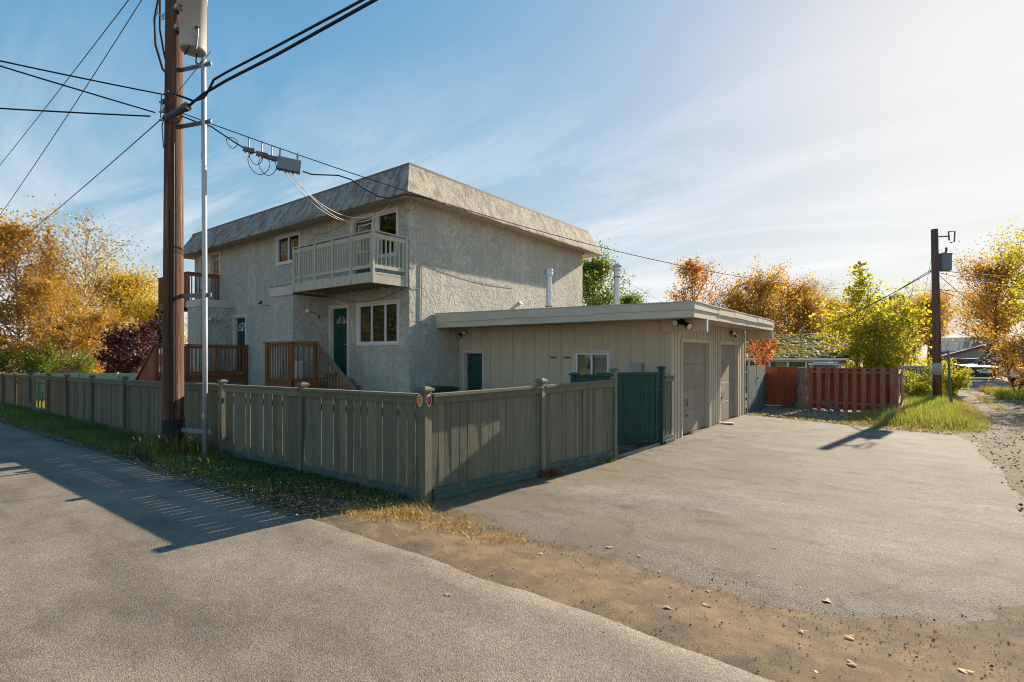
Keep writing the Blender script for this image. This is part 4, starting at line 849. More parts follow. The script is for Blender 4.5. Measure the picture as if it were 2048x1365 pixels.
for i in range(len(posts) - 1):
    xr, xl = posts[i] - .047, posts[i + 1] + .047; m = FENCE if xr > -9 else FENCEO; zb0 = float(gz((xr + xl) / 2, FYL)); dmg = (i == 7)
    zt0, zt1 = topz(xl), topz(xr)
    for nm, y0, y1, a0, a1 in (('cap_rail', FYL - .075, FYL + .03, -.032, .004), ('top_rail', FYL - .052, FYL - .018, -.125, -.035)):
        obj(nm, tilted(xl, xr, y0, y1, zt0 + a0, zt0 + a1, zt1 + a0, zt1 + a1), m, RF)
    obj('back_rail', tilted(xl, xr, FYL + .012, FYL + .05, zt0 - .30, zt0 - .21, zt1 - .30, zt1 - .21), m, RF)
    if not dmg: obj('kick_board', tilted(xl, xr, FYL - .045, FYL - .014, float(gz(xl, FYL)) - .02, float(gz(xl, FYL)) + .12, float(gz(xr, FYL)) - .02, float(gz(xr, FYL)) + .12), KICK, RF)
    x = xl + .004; k = 0
    while x < xr - .03:
        wd = rnd.choice((.135, .14, .145, .15, .155)); wd = min(wd, xr - x - .002); gap = rnd.choice((.002, .004, .008, .012, .015, .018)) if i < 4 else rnd.choice((.001, .002, .003, .006))
        k += 1
        if dmg and k in (5, 6, 7, 8, 9, 10, 11, 12, 13):
            x += wd + gap
            if k in (7, 10): obj('broken_board', MB().beam((x - .1, FYL, zb0 + .0), (x - .2 + .05 * k - .3, FYL + .01, zb0 + (1.1 if k == 7 else .75)), .12, .018, (0, 1, 0)), m, RF)
            continue
        fence_board(RF, m, 'x', x, x + wd, FYL, float(gz(x, FYL)) + .02, topz(x) - .034); x += wd + gap
b = MB(); b.beam((-12.7, FYL - .1, -.20), (-13.9, FYL - .45, .34), .13, .02, (0, 1, 0)); tag(obj('broken_board', b, GRYF, None), 'dark broken fence board leaning out of the gap in the street fence', 'board')

SF = empty('driveway_fence', (6.05, -2.7, -0.05), 'olive green two panel board fence beside the driveway', 'fence')
p0, p1, p2 = Vector((5.84, FYL, 0)), Vector((6.02, -2.68, 0)), Vector((6.19, -0.52, 0))
def line_fence(parent, m, a, b2, zt_a, zt_b, zb_a, zb_b, nrm_out, widths=(.10, .115, .13, .14), kick=2):
    d = (b2 - a); L = d.length; d.normalize(); n = Vector((d.y, -d.x, 0)) * nrm_out; s = .055
    P = lambda t, o, z: (a.x + d.x * t + n.x * o, a.y + d.y * t + n.y * o, z)
    lerp = lambda u, v, t: u + (v - u) * t / L
    def bar(nm, t0, t1, o0, o1, fa, fb, m=m):
        b = MB(); V = []
        for t in (t0, t1):
            for o, z in ((o0, fa), (o1, fa), (o1, fb), (o0, fb)): V.append(P(t, o, z(t)))
        b.add(V, [(3, 2, 1, 0), (4, 5, 6, 7), (0, 1, 5, 4), (1, 2, 6, 5), (2, 3, 7, 6), (3, 0, 4, 7)]); obj(nm, b, m, parent)
    zt = lambda t: lerp(zt_a, zt_b, t); zb = lambda t: lerp(zb_a, zb_b, t)
    bar('cap_rail', s, L - s, -.03, .075, lambda t: zt(t) - .032, lambda t: zt(t) + .004); bar('top_rail', s, L - s, .018, .052, lambda t: zt(t) - .12, lambda t: zt(t) - .034)
    bar('back_rail', s, L - s, -.05, -.014, lambda t: zt(t) - .35, lambda t: zt(t) - .26)
    bar('kick_board', s, L - s, .016, .045, lambda t: zb(t) + .075, lambda t: zb(t) + .15, KICK)
    if kick > 1: bar('kick_board', s, L - s, .035, .07, lambda t: zb(t) - .03, lambda t: zb(t) + .072, KICK)
    t = s + .003
    while t < L - s - .02:
        wd = min(rnd.choice(widths), L - s - t - .002); o = rnd.uniform(-.004, .008); b = MB(); c = .003
        za, zc = zb(t) + .02, zt(t) - .034; tw = rnd.uniform(-.005, .005); V = []
        for z, q in ((za, tw), (zc, -tw)):
            for (u, v) in ((c, -.009), (wd - c, -.009), (wd, -.009 + c), (wd, .009 - c), (wd - c, .009), (c, .009), (0, .009 - c), (0, -.009 + c)): V.append(P(t + u, o + v + q, z))
        b.add(V, [(i, (i + 1) % 8, 8 + (i + 1) % 8, 8 + i) for i in range(8)] + [tuple(range(7, -1, -1)), tuple(range(8, 16))]); obj('board', b, m, parent)
        t += wd + rnd.choice((.001, .002, .003, .005))
line_fence(SF, FENCE, p0, p1, 1.31, 1.315, 0.0, -.06, 1); line_fence(SF, FENCE, p1, p2, 1.315, 1.33, -.06, -.13, 1, (.08, .09, .10, .115))
post_with_cap(SF, FENCE, p1.x + .01, p1.y, -.2, 1.38, .055); post_with_cap(SF, FENCE, p2.x, p2.y, -.25, 1.50, .05)
GF = empty('gate_side_fence', (6.38, 1.6, -0.1), 'narrow green fence panel and hinge post against the garage corner', 'fence')
post_with_cap(GF, GATE, 6.38, 1.34, -.25, 1.50, .05)
line_fence(GF, FENCE, Vector((6.38, 1.34, 0)), Vector((6.41, 1.90, 0)), 1.33, 1.33, -.1, -.1, 1)
YF = empty('yard_fence', (5.7, -0.5, -0.1), 'short dark green fence panel just inside the driveway fence end post', 'fence')
line_fence(YF, GATE, Vector((5.42, -.62, 0)), Vector((6.24, -.50, 0)), 1.40, 1.43, -.1, -.1, 1); post_with_cap(YF, GATE, 5.40, -.62, -.2, 1.40, .05)
# open gate
gt = empty('gate', (6.3, 1.28, -0.07), 'teal green board gate swung open into the yard', 'gate')
ga, gdv = Vector((6.325, 1.30, 0)), Vector((-.74, -.67, 0)).normalized(); gn = Vector((-gdv.y, gdv.x, 0)); GL = 1.32
def gp(t, o, z): q = ga + gdv * t + gn * o; return (q.x, q.y, z)
t = .07
gm = Vector((gn.x, gn.y, 0))
def gbar(nm, t0, t1, o0, o1, z0, z1):
    V = [gp(t_, o_, z_) for t_ in (t0, t1) for (o_, z_) in ((o0, z0), (o1, z0), (o1, z1), (o0, z1))]
    obj(nm, MB().add(V, [(3, 2, 1, 0), (4, 5, 6, 7), (0, 1, 5, 4), (1, 2, 6, 5), (2, 3, 7, 6), (3, 0, 4, 7)]), GATE, gt)
while t < GL - .03:
    wd = min(rnd.choice((.10, .12, .13)), GL - t); gbar('board', t, t + wd - .004, -.01, .01 + rnd.uniform(0, .004), -.04, 1.40); t += wd
for nm, z0, z1 in (('top_rail', 1.36, 1.42), ('bottom_rail', -.06, .02)): gbar(nm, .07, GL, .016, .045, z0, z1)
gbar('stile', .02, .068, -.02, .03, -.06, 1.42)
for z in (.25, 1.05): obj('hinge', MB().beam(gp(-.02, .03, z), gp(.12, .035, z), .05, .012), BRACK, gt)

# wheeled bin lid behind the fence
bn = empty('wheeled_bin', (.62, 0.5, -0.2), 'dark green wheeled bin behind the fence in the house corner', 'bin')
bx0, bx1, by0, by1 = .25, .98, .10, .85; gb = -.2
b = MB(); b.add([(bx0 + .08, by0 + .08, gb), (bx1 - .08, by0 + .08, gb), (bx1 - .08, by1 - .08, gb), (bx0 + .08, by1 - .08, gb), (bx0, by0, .88), (bx1, by0, .88), (bx1, by1, .88), (bx0, by1, .88)], [(3, 2, 1, 0), (0, 1, 5, 4), (1, 2, 6, 5), (2, 3, 7, 6), (3, 0, 4, 7)]); obj('body', b, BIN, bn)
b = MB(); b.cbox(bx0 - .04, bx1 + .04, by0 - .05, by1 + .03, .885, .92, .01); b.cbox(bx0 + .05, bx1 - .05, by0 + .02, by1 - .1, .921, .95, .012); obj('lid', b, BIN, bn)
for x in (bx0 + .12, bx1 - .12): obj('wheel', MB().lathe((x - .025, by1 - .02, gb + .1), [(.1, 0), (.1, .05)], 14, (1, 0, 0)), BLACK, bn)

# far pale green fence at the end of the yard
PF = empty('pale_green_fence', (-22, -1.6, -0.3), 'pale green board fence across the far end of the yard', 'fence')
a, c = Vector((-25.6, -4.2, 0)), Vector((-17.4, 1.8, 0)); L = (c - a).length; d = (c - a).normalized(); nrm = Vector((d.y, -d.x, 0))
def pf(nm, t0, t1, o0, o1, z0, z1):
    V = [(a.x + d.x * t_ + nrm.x * o_, a.y + d.y * t_ + nrm.y * o_, z_) for t_ in (t0, t1) for (o_, z_) in ((o0, z0), (o1, z0), (o1, z1), (o0, z1))]
    obj(nm, MB().add(V, [(3, 2, 1, 0), (4, 5, 6, 7), (0, 1, 5, 4), (1, 2, 6, 5), (2, 3, 7, 6), (3, 0, 4, 7)]), PGREEN, PF)
t = 0
while t < L: pf('board', t, min(t + .19, L), -.01, .01 + rnd.uniform(0, .004), -.35, .82); t += .196
k = 0
while k * 2.0 < L: pf('post', k * 2.0, k * 2.0 + .1, .016, .1, -.4, .90); k += 1
pf('cap_rail', 0, L, -.04, .012, .825, .86)

# dark board fence from the garage to the red gate, red gate, stump, red board-on-board fence
DF = empty('dark_fence', (6.35, 10, -0.1), 'weathered dark green board fence between the garage and the red gate', 'fence')
y = 8.6
while y < 11.45: fence_board(DF, DARKG, 'y', y, y + .135, 6.40 - (y - 8.6) * .02, -.2, 1.42 + rnd.uniform(-.01, .01)); y += .139
for z in (.3, 1.1): box('back_rail', DF, DARKG, 6.30, 6.36, 8.6, 11.4, z, z + .09)
obj('latch', MB().tube([(6.40, 10.0, .95), (6.43, 10.03, 1.0), (6.43, 10.1, 1.02)], .015, 5), BLACK, DF)
RG = empty('red_gate', (6.8, 11.55, -0.1), 'brick red picket gate with a taller red board fence behind it', 'gate')
x = 6.22
while x < 7.36:
    b = MB(); b.prism([(x, -.05), (x + .115, -.05), (x + .115, 1.05), (x + .085, 1.12), (x + .03, 1.12), (x, 1.05)], 1, 11.50 + rnd.uniform(0, .006), 11.52); obj('picket', b, ORF, RG); x += .135
for z in (.15, .85): box('rail', RG, ORF, 6.22, 7.38, 11.53, 11.57, z, z + .09)
box('mid_rail', RG, ORF, 6.24, 7.36, 11.46, 11.495, .66, .74)
x = 6.2
while x < 7.5: fence_board(RG, ORF, 'x', x, x + .14, 12.05, -.1, 1.33 + rnd.uniform(-.008, .008), nm='tall_board'); x += .144
b = MB(); rr = []
for k in range(12): rr.append((.16 + .03 * math.sin(k * 1.7) + (.10 * (1 - k / 3) if k < 3 else 0), -.15 + k * .135))
st = MB(); st.lathe((7.55, 11.35, 0), rr, 16)
st.v = [(x + .03 * mnoise.noise(Vector((x * 7, y * 7, z * 5))) + .05 * (z - .7) * 0, y + .03 * mnoise.noise(Vector((x * 7 + 9, y * 7, z * 5))), z) for x, y, z in st.v]
so = tag(obj('tree_stump', st, STUMP, None, True), 'tall lichen covered stump standing between the red gate and the red fence', 'stump')
RD = empty('red_fence', (9.0, 11.1, -0.1), 'faded dark red board-on-board fence at the end of the driveway', 'fence')
for i in range(10):
    x = 7.80 + i * .252; w_ = rnd.uniform(.125, .14)
    fence_board(RD, REDF, 'x', x, x + w_, 11.06, -.10 + rnd.uniform(-.03, .02), 1.36 + rnd.uniform(-.015, .015))
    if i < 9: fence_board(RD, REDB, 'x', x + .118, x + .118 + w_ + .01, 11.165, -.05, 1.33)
for z in (.12, 1.16): box('rail', RD, REDF, 7.75, 10.2, 11.075, 11.14, z, z + .09)
post_b = box('post', RD, REDF, 10.2, 10.29, 11.07, 11.16, -.2, 1.46)
for i in range(20):
    y = 11.3 + i * .27; fence_board(RD, REDF, 'y', y, y + .14, 10.32 + (.03 if i % 2 else -.05), -.1, 1.33 - .02 * math.sin(i * .5) + rnd.uniform(-.02, .02))
for z in (.15, 1.1): box('rail', RD, REDF, 10.26, 10.31, 11.2, 16.7, z, z + .09)
obj('bottom_plank', MB().beam((10.36, 11.1, .02), (10.42, 16.6, .0), .03, .16), GRYF, RD)
obj('fallen_plank', MB().beam((8.2, 10.95, .18), (8.75, 10.7, -.06), .03, .12), GRYF, RD)
GFN = empty('grey_fence', (10.8, 22, -0.1), 'weathered grey board fence behind the bushes left of the far pole', 'fence')
for i in range(14): fence_board(GFN, GRYF, 'x', 9.15 + i * .15, 9.15 + i * .15 + .14, 20.6, -.2, 1.16 + rnd.uniform(-.03, .03))
for z in (.2, .9): box('rail', GFN, GRYF, 9.1, 11.25, 20.63, 20.68, z, z + .08)
WR = empty('pale_rail', (11.4, 23, 0), 'pale horizontal pole rail on posts beside the far utility pole', 'rail')
obj('rail_pole', MB().tube([(10.3, 20.45, 1.24), (11.4, 20.4, 1.22)], .05, 7), mat('pale_wood', (.5, .46, .4), .8), WR)
for x, y in ((10.4, 20.44), (10.9, 20.42), (11.35, 20.40)): obj('post', MB().tube([(x, y, -.2), (x, y, 1.2)], .045, 6), mat('pale_wood', (.5, .46, .4), .8), WR)

# ---------------------------------------------------------------- utility pole in front
U = empty('utility_pole', (-0.16, -5.5, 0.0), 'tall brown wooden utility pole in the street verge carrying a grey transformer', 'utility pole')
PX, PY = -0.15, -5.52
n = 26; pts = [(PX - .02 + .0025 * k, PY, -.3 + k * .44) for k in range(n)]
pm = MB(); pm.tube(pts, [.178 - .0022 * k for k in range(n)], 20)
obj('pole', pm, POLE, U, True)
bm_ = MB(); bm_.tube([(PX - .018, PY, -.28), (PX - .016, PY, .3), (PX - .014, PY, .62)], [.185, .183, .181], 20); obj('creosote_collar', bm_, TAR, U, True)
ln = MB(); ln.tube([(PX + .17, PY - .06, .3), (PX + .165, PY - .06, 2.2), (PX + .16, PY - .05, 5.6)], .014, 5); ln.tube([(PX + .13, PY - .11, .3), (PX + .125, PY - .11, 4.4)], .009, 4); obj('ground_wire', ln, CABLE, U)
tx, ty, tz0, tz1, tr = 0.31, -5.37, 7.24, 8.22, .212
tk = MB(); tk.lathe((tx, ty, tz0), [(tr * .93, .0), (tr, .03), (tr, .92), (tr + .02, .925), (tr + .02, .965), (tr * .9, 1.0), (.05, 1.03)], 32); TR = obj('transformer', tk, TANK, U, False)
for p_ in TR.data.polygons: p_.use_smooth = len(p_.vertices) == 4
obj('bushing', MB().lathe((tx + .03, ty + .02, tz1 + .0), [(.05, 0)] + [(.045 + .025 * (k % 2), .03 + .03 * k) for k in range(12)] + [(.02, .42)], 14), PORC, TR)
mb_ = MB(); mb_.box(PX + .14, tx - tr + .03, PY - .05, PY + .17, 8.02, 8.09); mb_.box(PX + .14, tx - tr + .03, PY - .05, PY + .17, 7.66, 7.73); obj('mounting_bracket', mb_, GALV, TR)
for z in (7.93, 7.86): obj('terminal', MB().tube([(tx + .02, ty - tr + .01, z), (tx + .06, ty - tr - .03, z)], .02, 6), BRACK, TR)
obj('lug_bracket', MB().box(tx + tr - .02, tx + tr + .10, ty - .06, ty + .0, 7.55, 7.58), BRACK, TR); obj('ground_strap', MB().tube([(tx + tr + .07, ty - .03, 7.56), (tx + tr + .06, ty - .03, 7.4), (tx + tr, ty - .03, 7.2)], .012, 5), BRACK, TR)
pp = MB(); qx, qy = .50, -5.27; pp.tube([(qx + .06, qy, -.1), (qx + .05, qy, 2.2), (qx + .02, qy, 5), (qx - .01, qy, 7.10)], .042, 12); CON = obj('conduit', pp, GALV, U, True)
cp = MB()
for z in (.65, 3.0, 5.3): cp.lathe((qx + .055 - z * .009, qy, z), [(.042, 0), (.047, .01), (.047, .10), (.042, .11)], 12)
obj('coupling', cp, GALV, CON)
for z in (.42, 2.86, 5.95, 6.98):
    bk = MB(); s_ = Vector((PX + .12, PY + .07, z)); e_ = Vector((qx + .16, qy + .06, z))
    bk.beam(s_, e_, .04, .012); bk.beam(s_ + Vector((0, 0, .022)), e_ + Vector((0, 0, .022)), .012, .035); bk.beam(s_ - Vector((0, 0, .022)), e_ - Vector((0, 0, .022)), .012, .035)
    if z < 1: bk.beam((PX + .2, PY + .1, .1), (qx - .1, qy, .41), .03, .012)
    obj('standoff_bracket', bk, BRACK if z > 1 else BOXG, U)
dl = MB()
for k, (r_, o_) in enumerate(((.16, 0), (.2, .05))):
    dl.tube([(qx - .02, qy, 7.1), (qx - .12, qy - .02, 7.02 - k * .04), (qx - .22, qy - .04, 7.08), (qx - .2, qy - .03, 7.26)], .014, 6)
    dl.tube([(tx + .12, ty - .1, 7.26), (tx + .05 - o_, ty - .14, 7.12), (tx - .02, ty - .12, 7.16), (tx - .05, ty - .08, 7.26)], .012, 6)
obj('drop_lead', dl, CABLE, TR)
bl = MB(); bl.box(PX - .06, PX + .04, PY - .172, PY - .158, 7.84, 7.94); bl.tube([(PX - .03, PY - .15, 7.90), (PX - .05, PY - .24, 7.93)], .014, 6); obj('bolt_plate', bl, GALV, U)
hl = MB()
hl.tube([(PX - .16, PY, 6.9), (PX - .35, PY - .05, 7.1), (PX - .55, PY - .1, 7.6), (PX - .6, PY - .1, 8.1), (PX - .45, PY - .05, 8.7), (PX - .1, PY, 8.9)], .022, 7); hl.tube([(PX - .16, PY, 6.95), (PX - .25, PY - .05, 7.3), (PX - .33, PY - .1, 7.8), (PX - .32, PY - .1, 8.5), (PX - .1, PY, 8.8)], .022, 7)
obj('riser_cable', hl, CABLE, U)
hw = MB()
for (dz, dx) in ((0, .02), (.18, -.02), (-.15, .05)):
    hw.box(PX - .21 + dx, PX - .12 + dx, PY - .12, PY - .05, 6.22 + dz, 6.29 + dz); hw.tube([(PX - .2, PY - .1, 6.25 + dz), (PX - .30, PY - .12, 6.27 + dz)], .018, 5)
hw.tube([(PX - .16, PY - .17, 6.4), (PX + .05, PY - .2, 6.3), (PX + .12, PY - .18, 6.1), (PX + .02, PY - .19, 5.9), (PX + .06, PY - .18, 5.5)], .010, 5)
hw.tube([(PX - .14, PY - .16, 6.1), (PX + .02, PY - .2, 6.45), (PX + .17, PY - .14, 6.5)], .010, 5)
obj('line_hardware', hw, BRACK, U)
sc_ = MB(); s0, s1 = Vector((-.03, -5.70, 6.00)), Vector((.51, -5.52, 6.15)); sax = (s1 - s0)
sc_.lathe(s0, [(.04, 0), (.062, .02), (.066, .07), (.058, .09), (.058, .47), (.068, .48), (.072, .57), (.055, .58), (.03, .57)], 18, sax); sp = tag(obj('splice_case', sc_, mat('grey_splice_plastic', (.075, .075, .08), .45, .1, 6), None, True), 'dark cylindrical splice case strapped to the front of the tall pole', 'splice case')

# ---------------------------------------------------------------- cables, each its own object
def cable(pts, rad, label, m=CABLE, seg=6, cat='cable'):
    b = MB(); b.tube(pts, rad, seg); return tag(obj('cable', b, m, None, True), label, cat, 'overhead cables')
att = Vector((PX, PY - .15, 6.3))
p_ = Vector((.30, PY - .2, 6.32)); q_ = Vector((30, -4.9, 6.9))
LOW = [(.50, -5.50, 6.17), (.87, -5.43, 6.28), (1.57, -5.34, 6.34), (2.77, -5.18, 6.39), (5.19, -5.09, 6.34), (12, -5.0, 6.2), (30, -4.8, 6.5)]
UPP = [(.16, -5.66, 6.42), (.35, -5.50, 6.34), (.56, -5.48, 6.24), (.74, -5.47, 6.20), (.93, -5.44, 6.20), (1.06, -5.42, 6.29), (1.24, -5.41, 6.42), (1.62, -5.36, 6.45), (2.81, -5.21, 6.49), (4.94, -5.10, 6.43), (12, -5.0, 6.3), (30, -4.7, 6.6)]
cable(UPP, .019, 'upper of the two thick black cables rising to the top edge from the splice case', CABLE)
cable(LOW, .023, 'lower of the two thick black cables rising to the top edge from the splice case', CABLE)
cable([(PX + .1, PY - .15, 6.25), (1.7, PY - .13, 6.62)], .007, 'thin strand running from the pole up to the upper thick cable', WIREG, 4)
def away(px_dir, L): pass
cable(sag((-.27, -5.61, 6.54), (-.15, -18, 5.3), .25, 16), .012, 'twin line from the pole crossing the street, top one at the left edge', CABLE)
cable(sag((-.30, -5.76, 6.17), (-.1, -18, 6.3), .15, 16), .012, 'line from the pole crossing the street just under the top one', CABLE)
cable(sag((-.26, -5.85, 6.06), (-14, -19.3, 7.1), .3, 18), .013, 'lowest line from the pole to the left edge, hanging nearly level', CABLE)
cable(sag((PX - .1, PY - .1, 6.15), (-48, -4.2, 6.6), .45, 24), .010, 'thin line descending from the pole behind the golden trees at left', WIREG, 5)
cable(sag((PX, PY, 9.35), (-48, -4.9, 9.8), .35, 24), .010, 'high line at upper left passing nearer the corner of the sky', WIREG, 5)
cable(sag((PX - .1, PY + .3, 9.9), (-48, -5.6, 4.5), .9, 24), .010, 'high line at upper left passing closer to the pole', WIREG, 5)
# service strand to the far pole, with lashed cable, taps and amplifier box
A_, B_ = Vector((PX + .1, PY + .05, 6.22)), Vector((11.3, 17.15, 4.35))
def strand(t): return A_.lerp(B_, t) - Vector((0, 0, 4 * 1.0 * t * (1 - t)))
cable([strand(t) for t in np.linspace(0, 1, 40)], .009, 'long black service line sagging from the tall pole past the house to the far pole', CABLE, 6)
def hang(t, d): return strand(t) - Vector((0, 0, d))
cable([hang(.0, .05), hang(.012, .07), hang(.02, .05), hang(.032, .16), hang(.042, .24), hang(.055, .24)], .013, 'black cable lashed under the service line between the pole and the tap boxes', CABLE, 6)
cable([hang(.083, .30), hang(.09, .30), hang(.10, .22), hang(.11, .14), hang(.12, .14), hang(.13, .24), hang(.142, .31), hang(.152, .27), hang(.165, .08), hang(.18, .02), hang(.2, .012)], .013, 'black cable waving from the amplifier box in front of the mansard roof', CABLE, 6)
for t, lab in ((.045, 'first small tap box on the service line'), (.054, 'middle small tap box on the service line'), (.061, 'tap box nearest the amplifier on the service line')):
    c = hang(t, .24); d = (B_ - A_).normalized(); b = MB(); b.beam(c - d * .10, c + d * .10, .07, .075); o = obj('tap_box', b, mat('brown_grey_tap', (.16, .13, .12), .5, .2, 9), None); tag(o, lab, 'tap box', 'cable tap boxes'); k = MB()
    for s_ in (-.06, 0, .06): k.tube([c + d * s_, c + d * s_ - Vector((0, 0, .07))], .014, 5)
    k.tube([c, c + Vector((0, 0, .23))], .012, 5); obj('port', k, BRACK, o)
for k, (t, r_, dz, lab) in enumerate(((.034, .10, .10, 'small loop of cable ahead of the first tap box'), (.052, .21, .32, 'large hanging cable loop under the tap boxes'), (.050, .12, .24, 'tight cable loop inside the large one'), (.058, .17, .32, 'cable loop beside the amplifier box'))):
    d = (B_ - A_).normalized(); c = hang(t, .12 + dz); cable([c + d * (r_ * math.cos(a_) * .9) + Vector((0, .02 * math.sin(a_ * 2), r_ * math.sin(a_))) for a_ in np.linspace(.6, 6.9, 22)], .007, lab, CABLE, 5)
c = hang(.073, .27); d = (B_ - A_).normalized(); b = MB(); b.beam(c - d * .20, c + d * .20, .16, .23); ab = obj('amplifier_box', b, BOXG, None); tag(ab, 'grey cable amplifier box hanging on the service line', 'cable box')
RIMB = mat('box_rim', (.30, .24, .24), .5)
for s_ in (-.16, .16): obj('clamp', MB().beam(c + d * s_ + Vector((0, 0, .10)), c + d * s_ + Vector((0, 0, .27)), .04, .02), RIMB, ab)
for s_ in (-.17, -.05, .08, .17): obj('port', MB().tube([c + d * s_ - Vector((0, 0, .11)), c + d * s_ - Vector((0, 0, .16))], .014, 5), BRACK, ab)
for s_ in (-1, 1): obj('box_rim', MB().beam(c + d * (s_ * .198), c + d * (s_ * .212), .175, .245), RIMB, ab)
for k, (dx, sg_) in enumerate(((0, .75), (.05, .62), (-.04, .70))):
    cable(sag(hang(.068 + .003 * k, .38), (-.42 + dx, -.30, 5.80 - .02 * k), sg_, 18), .008, ('lowest', 'highest', 'middle')[k] + ' of three cream drop wires sagging to the house eave', WIREW if k else WIREW, 5)

# ---------------------------------------------------------------- far utility pole
FPX, FPY = 11.42, 17.2
V_ = empty('utility_pole', (FPX, FPY, -.1), 'far dark utility pole at the end of the driveway with a small transformer', 'utility pole')
b = MB(); b.tube([(FPX + .03, FPY, -.3), (FPX, FPY, 3), (FPX - .06, FPY, 6.75)], [.15, .135, .115], 14); obj('pole', b, POLEB, V_, True)
b = MB(); b.tube([(FPX + .028, FPY, .98), (FPX + .025, FPY, 1.45)], [.158, .156], 14); obj('metal_wrap', b, mat('dull_wrap', (.42, .40, .38), .7, .2, 9, metal=.2), V_, True)
b = MB(); b.beam((FPX - .06, FPY, 6.45), (FPX + .38, FPY + .30, 6.47), .05, .05); b.tube([(FPX + .40, FPY + .3, 6.3), (FPX + .38, FPY + .3, 6.65), (FPX + .58, FPY + .42, 6.66), (FPX + .56, FPY + .42, 6.25), (FPX + .44, FPY + .34, 6.22)], .03, 6); obj('cutout_arm', b, BRACK, V_)
b = MB(); b.lathe((FPX + .27, FPY + .22, 5.10), [(.2, 0), (.215, .03), (.215, .62), (.235, .63), (.235, .68), (.12, .73)], 20); t2 = obj('transformer', b, TANKD, V_)
obj('bushing', MB().lathe((FPX + .31, FPY + .22, 5.83), [(.035, 0), (.05, .05), (.03, .1), (.045, .14), (.02, .2)], 10), POLEB, t2)
for z, l_ in ((4.35, 0), (5.1, 1)):
    b = MB(); b.tube([(FPX - .2, FPY, z), (FPX + .16, FPY + .02, z + .02)], .02, 5); obj('line_bracket', b, BRACK, V_)
def fcable(p, q, s_, lab, r_=.012): cable(sag(p, q, s_, 18), r_, lab, CABLE, 5)
fcable((FPX - .1, FPY, 5.2), (2.5, 30.5, 2.3), .5, 'line from the far pole sloping down left behind the aspens, upper one', .014)
fcable((FPX - .1, FPY, 5.12), (1.0, 26.5, 2.1), .7, 'line from the far pole sloping down left behind the aspens, lower one', .016)
fcable((FPX + .1, FPY, 5.1), (24, 26.5, 5.4), .5, 'upper line leaving the far pole to the right edge')
fcable((FPX + .1, FPY, 5.0), (22, 30, 4.0), .3, 'line leaving the far pole to the right, second from top')
fcable((FPX + .1, FPY, 4.9), (17, 34, 2.0), .3, 'line dropping steeply right from the far pole transformer')
fcable((FPX + .1, FPY, 4.35), (30, 40, 4.0), .4, 'middle line from the far pole into the right trees')
fcable((FPX + .1, FPY, 4.28), (26, 45, 2.2), .4, 'lowest line from the far pole into the right trees')
fcable((FPX - .05, FPY, 6.3), (FPX - .9, FPY + 4.2, 0.6), .0, 'thin guy wire slanting down behind the far pole', .006)
b = MB(); b.tube([(11.82, 15.7, -.2), (11.76, 15.8, .5), (11.72, 15.9, 1.95)], [.048, .042, .036], 8); tag(obj('wooden_stake', b, GRYF, None, True), 'thin grey wooden post standing beside the far utility pole', 'post')
b = MB(); b.tube([(-33.7, 2.2, -.6), (-33.7, 2.2, 4.85)], .11, 8); tag(obj('wooden_post', b, BARKL, None, True), 'bare pale wooden post rising among the golden trees at left', 'post')
lp = empty('street_lamp', (8.9, 64.8, -.2), 'distant dark street lamp above the aspen tops', 'street lamp')
obj('lamp_pole', MB().tube([(8.9, 64.8, -.2), (8.9, 64.8, 8.6)], .13, 6), POLEB, lp); obj('lamp_arm', MB().tube([(8.9, 64.8, 8.3), (9.4, 65.1, 8.75), (10.1, 65.6, 8.8)], .07, 5), POLEB, lp)

# ---------------------------------------------------------------- neighbour buildings
N = empty('mossy_house', (4.5, 27, -0.3), 'low green house under a thickly mossed shingle roof behind the red gate', 'house')
ex0, ex1, ey, ry, ez, rz_ = -2.0, 8.2, 21.6, 26.6, 1.62, 3.05
obj('house_wall', MB().box(ex0 + .4, ex1 - .5, ey + 1.6, ry + 4, -.6, ez + .1), mat('pale_green_wall', (.26, .31, .27), .8, .08, 3), N)
rf = MB(); rf.add([(ex0, ey, ez), (ex1, ey, ez), (ex1, ry, rz_), (ex0, ry, rz_), (ex0, ey, ez - .12), (ex1, ey, ez - .12), (ex1, ry, rz_ - .12), (ex0, ry, rz_ - .12)], [(0, 1, 2, 3), (7, 6, 5, 4), (0, 4, 5, 1), (1, 5, 6, 2), (2, 6, 7, 3), (3, 7, 4, 0)])
rf.add([(ex0, ry, rz_), (ex1, ry, rz_), (ex1, ry + 5, ez), (ex0, ry + 5, ez)], [(0, 1, 2, 3)]); ro = obj('roof', rf, SHING, N)
g_ = np.random.default_rng(5); mv, mf, mt_ = [], [], []
rows = 22
for r_ in range(rows):
    x = ex0 + .1
    while x < ex1 - .1:
        l_ = float(g_.uniform(.12, .5)); t_ = (r_ + .5 + float(g_.uniform(-.2, .2))) / rows; dens = .86 - .5 * max(0, (x - 5.6) / 2.5)
        if g_.random() < dens:
            y = ey + (ry - ey) * t_; z = ez + (rz_ - ez) * t_; wv = float(g_.uniform(.06, .115)); h = float(g_.uniform(.012, .035)); k = len(mv)
            mv += [(x, y - wv, z - wv * .28), (x + l_, y - wv, z - wv * .28), (x + l_, y + wv, z + wv * .28), (x, y + wv, z + wv * .28), (x + .06, y - wv * .4, z + h), (x + l_ - .06, y - wv * .4, z + h), (x + l_ - .06, y + wv * .5, z + h + .02), (x + .06, y + wv * .5, z + h + .02)]
            mf += [(k, k + 1, k + 5, k + 4), (k + 1, k + 2, k + 6, k + 5), (k + 2, k + 3, k + 7, k + 6), (k + 3, k, k + 4, k + 7), (k + 4, k + 5, k + 6, k + 7)]; mt_ += [float(g_.random())] * 5
        x += l_ + float(g_.uniform(.0, .12))
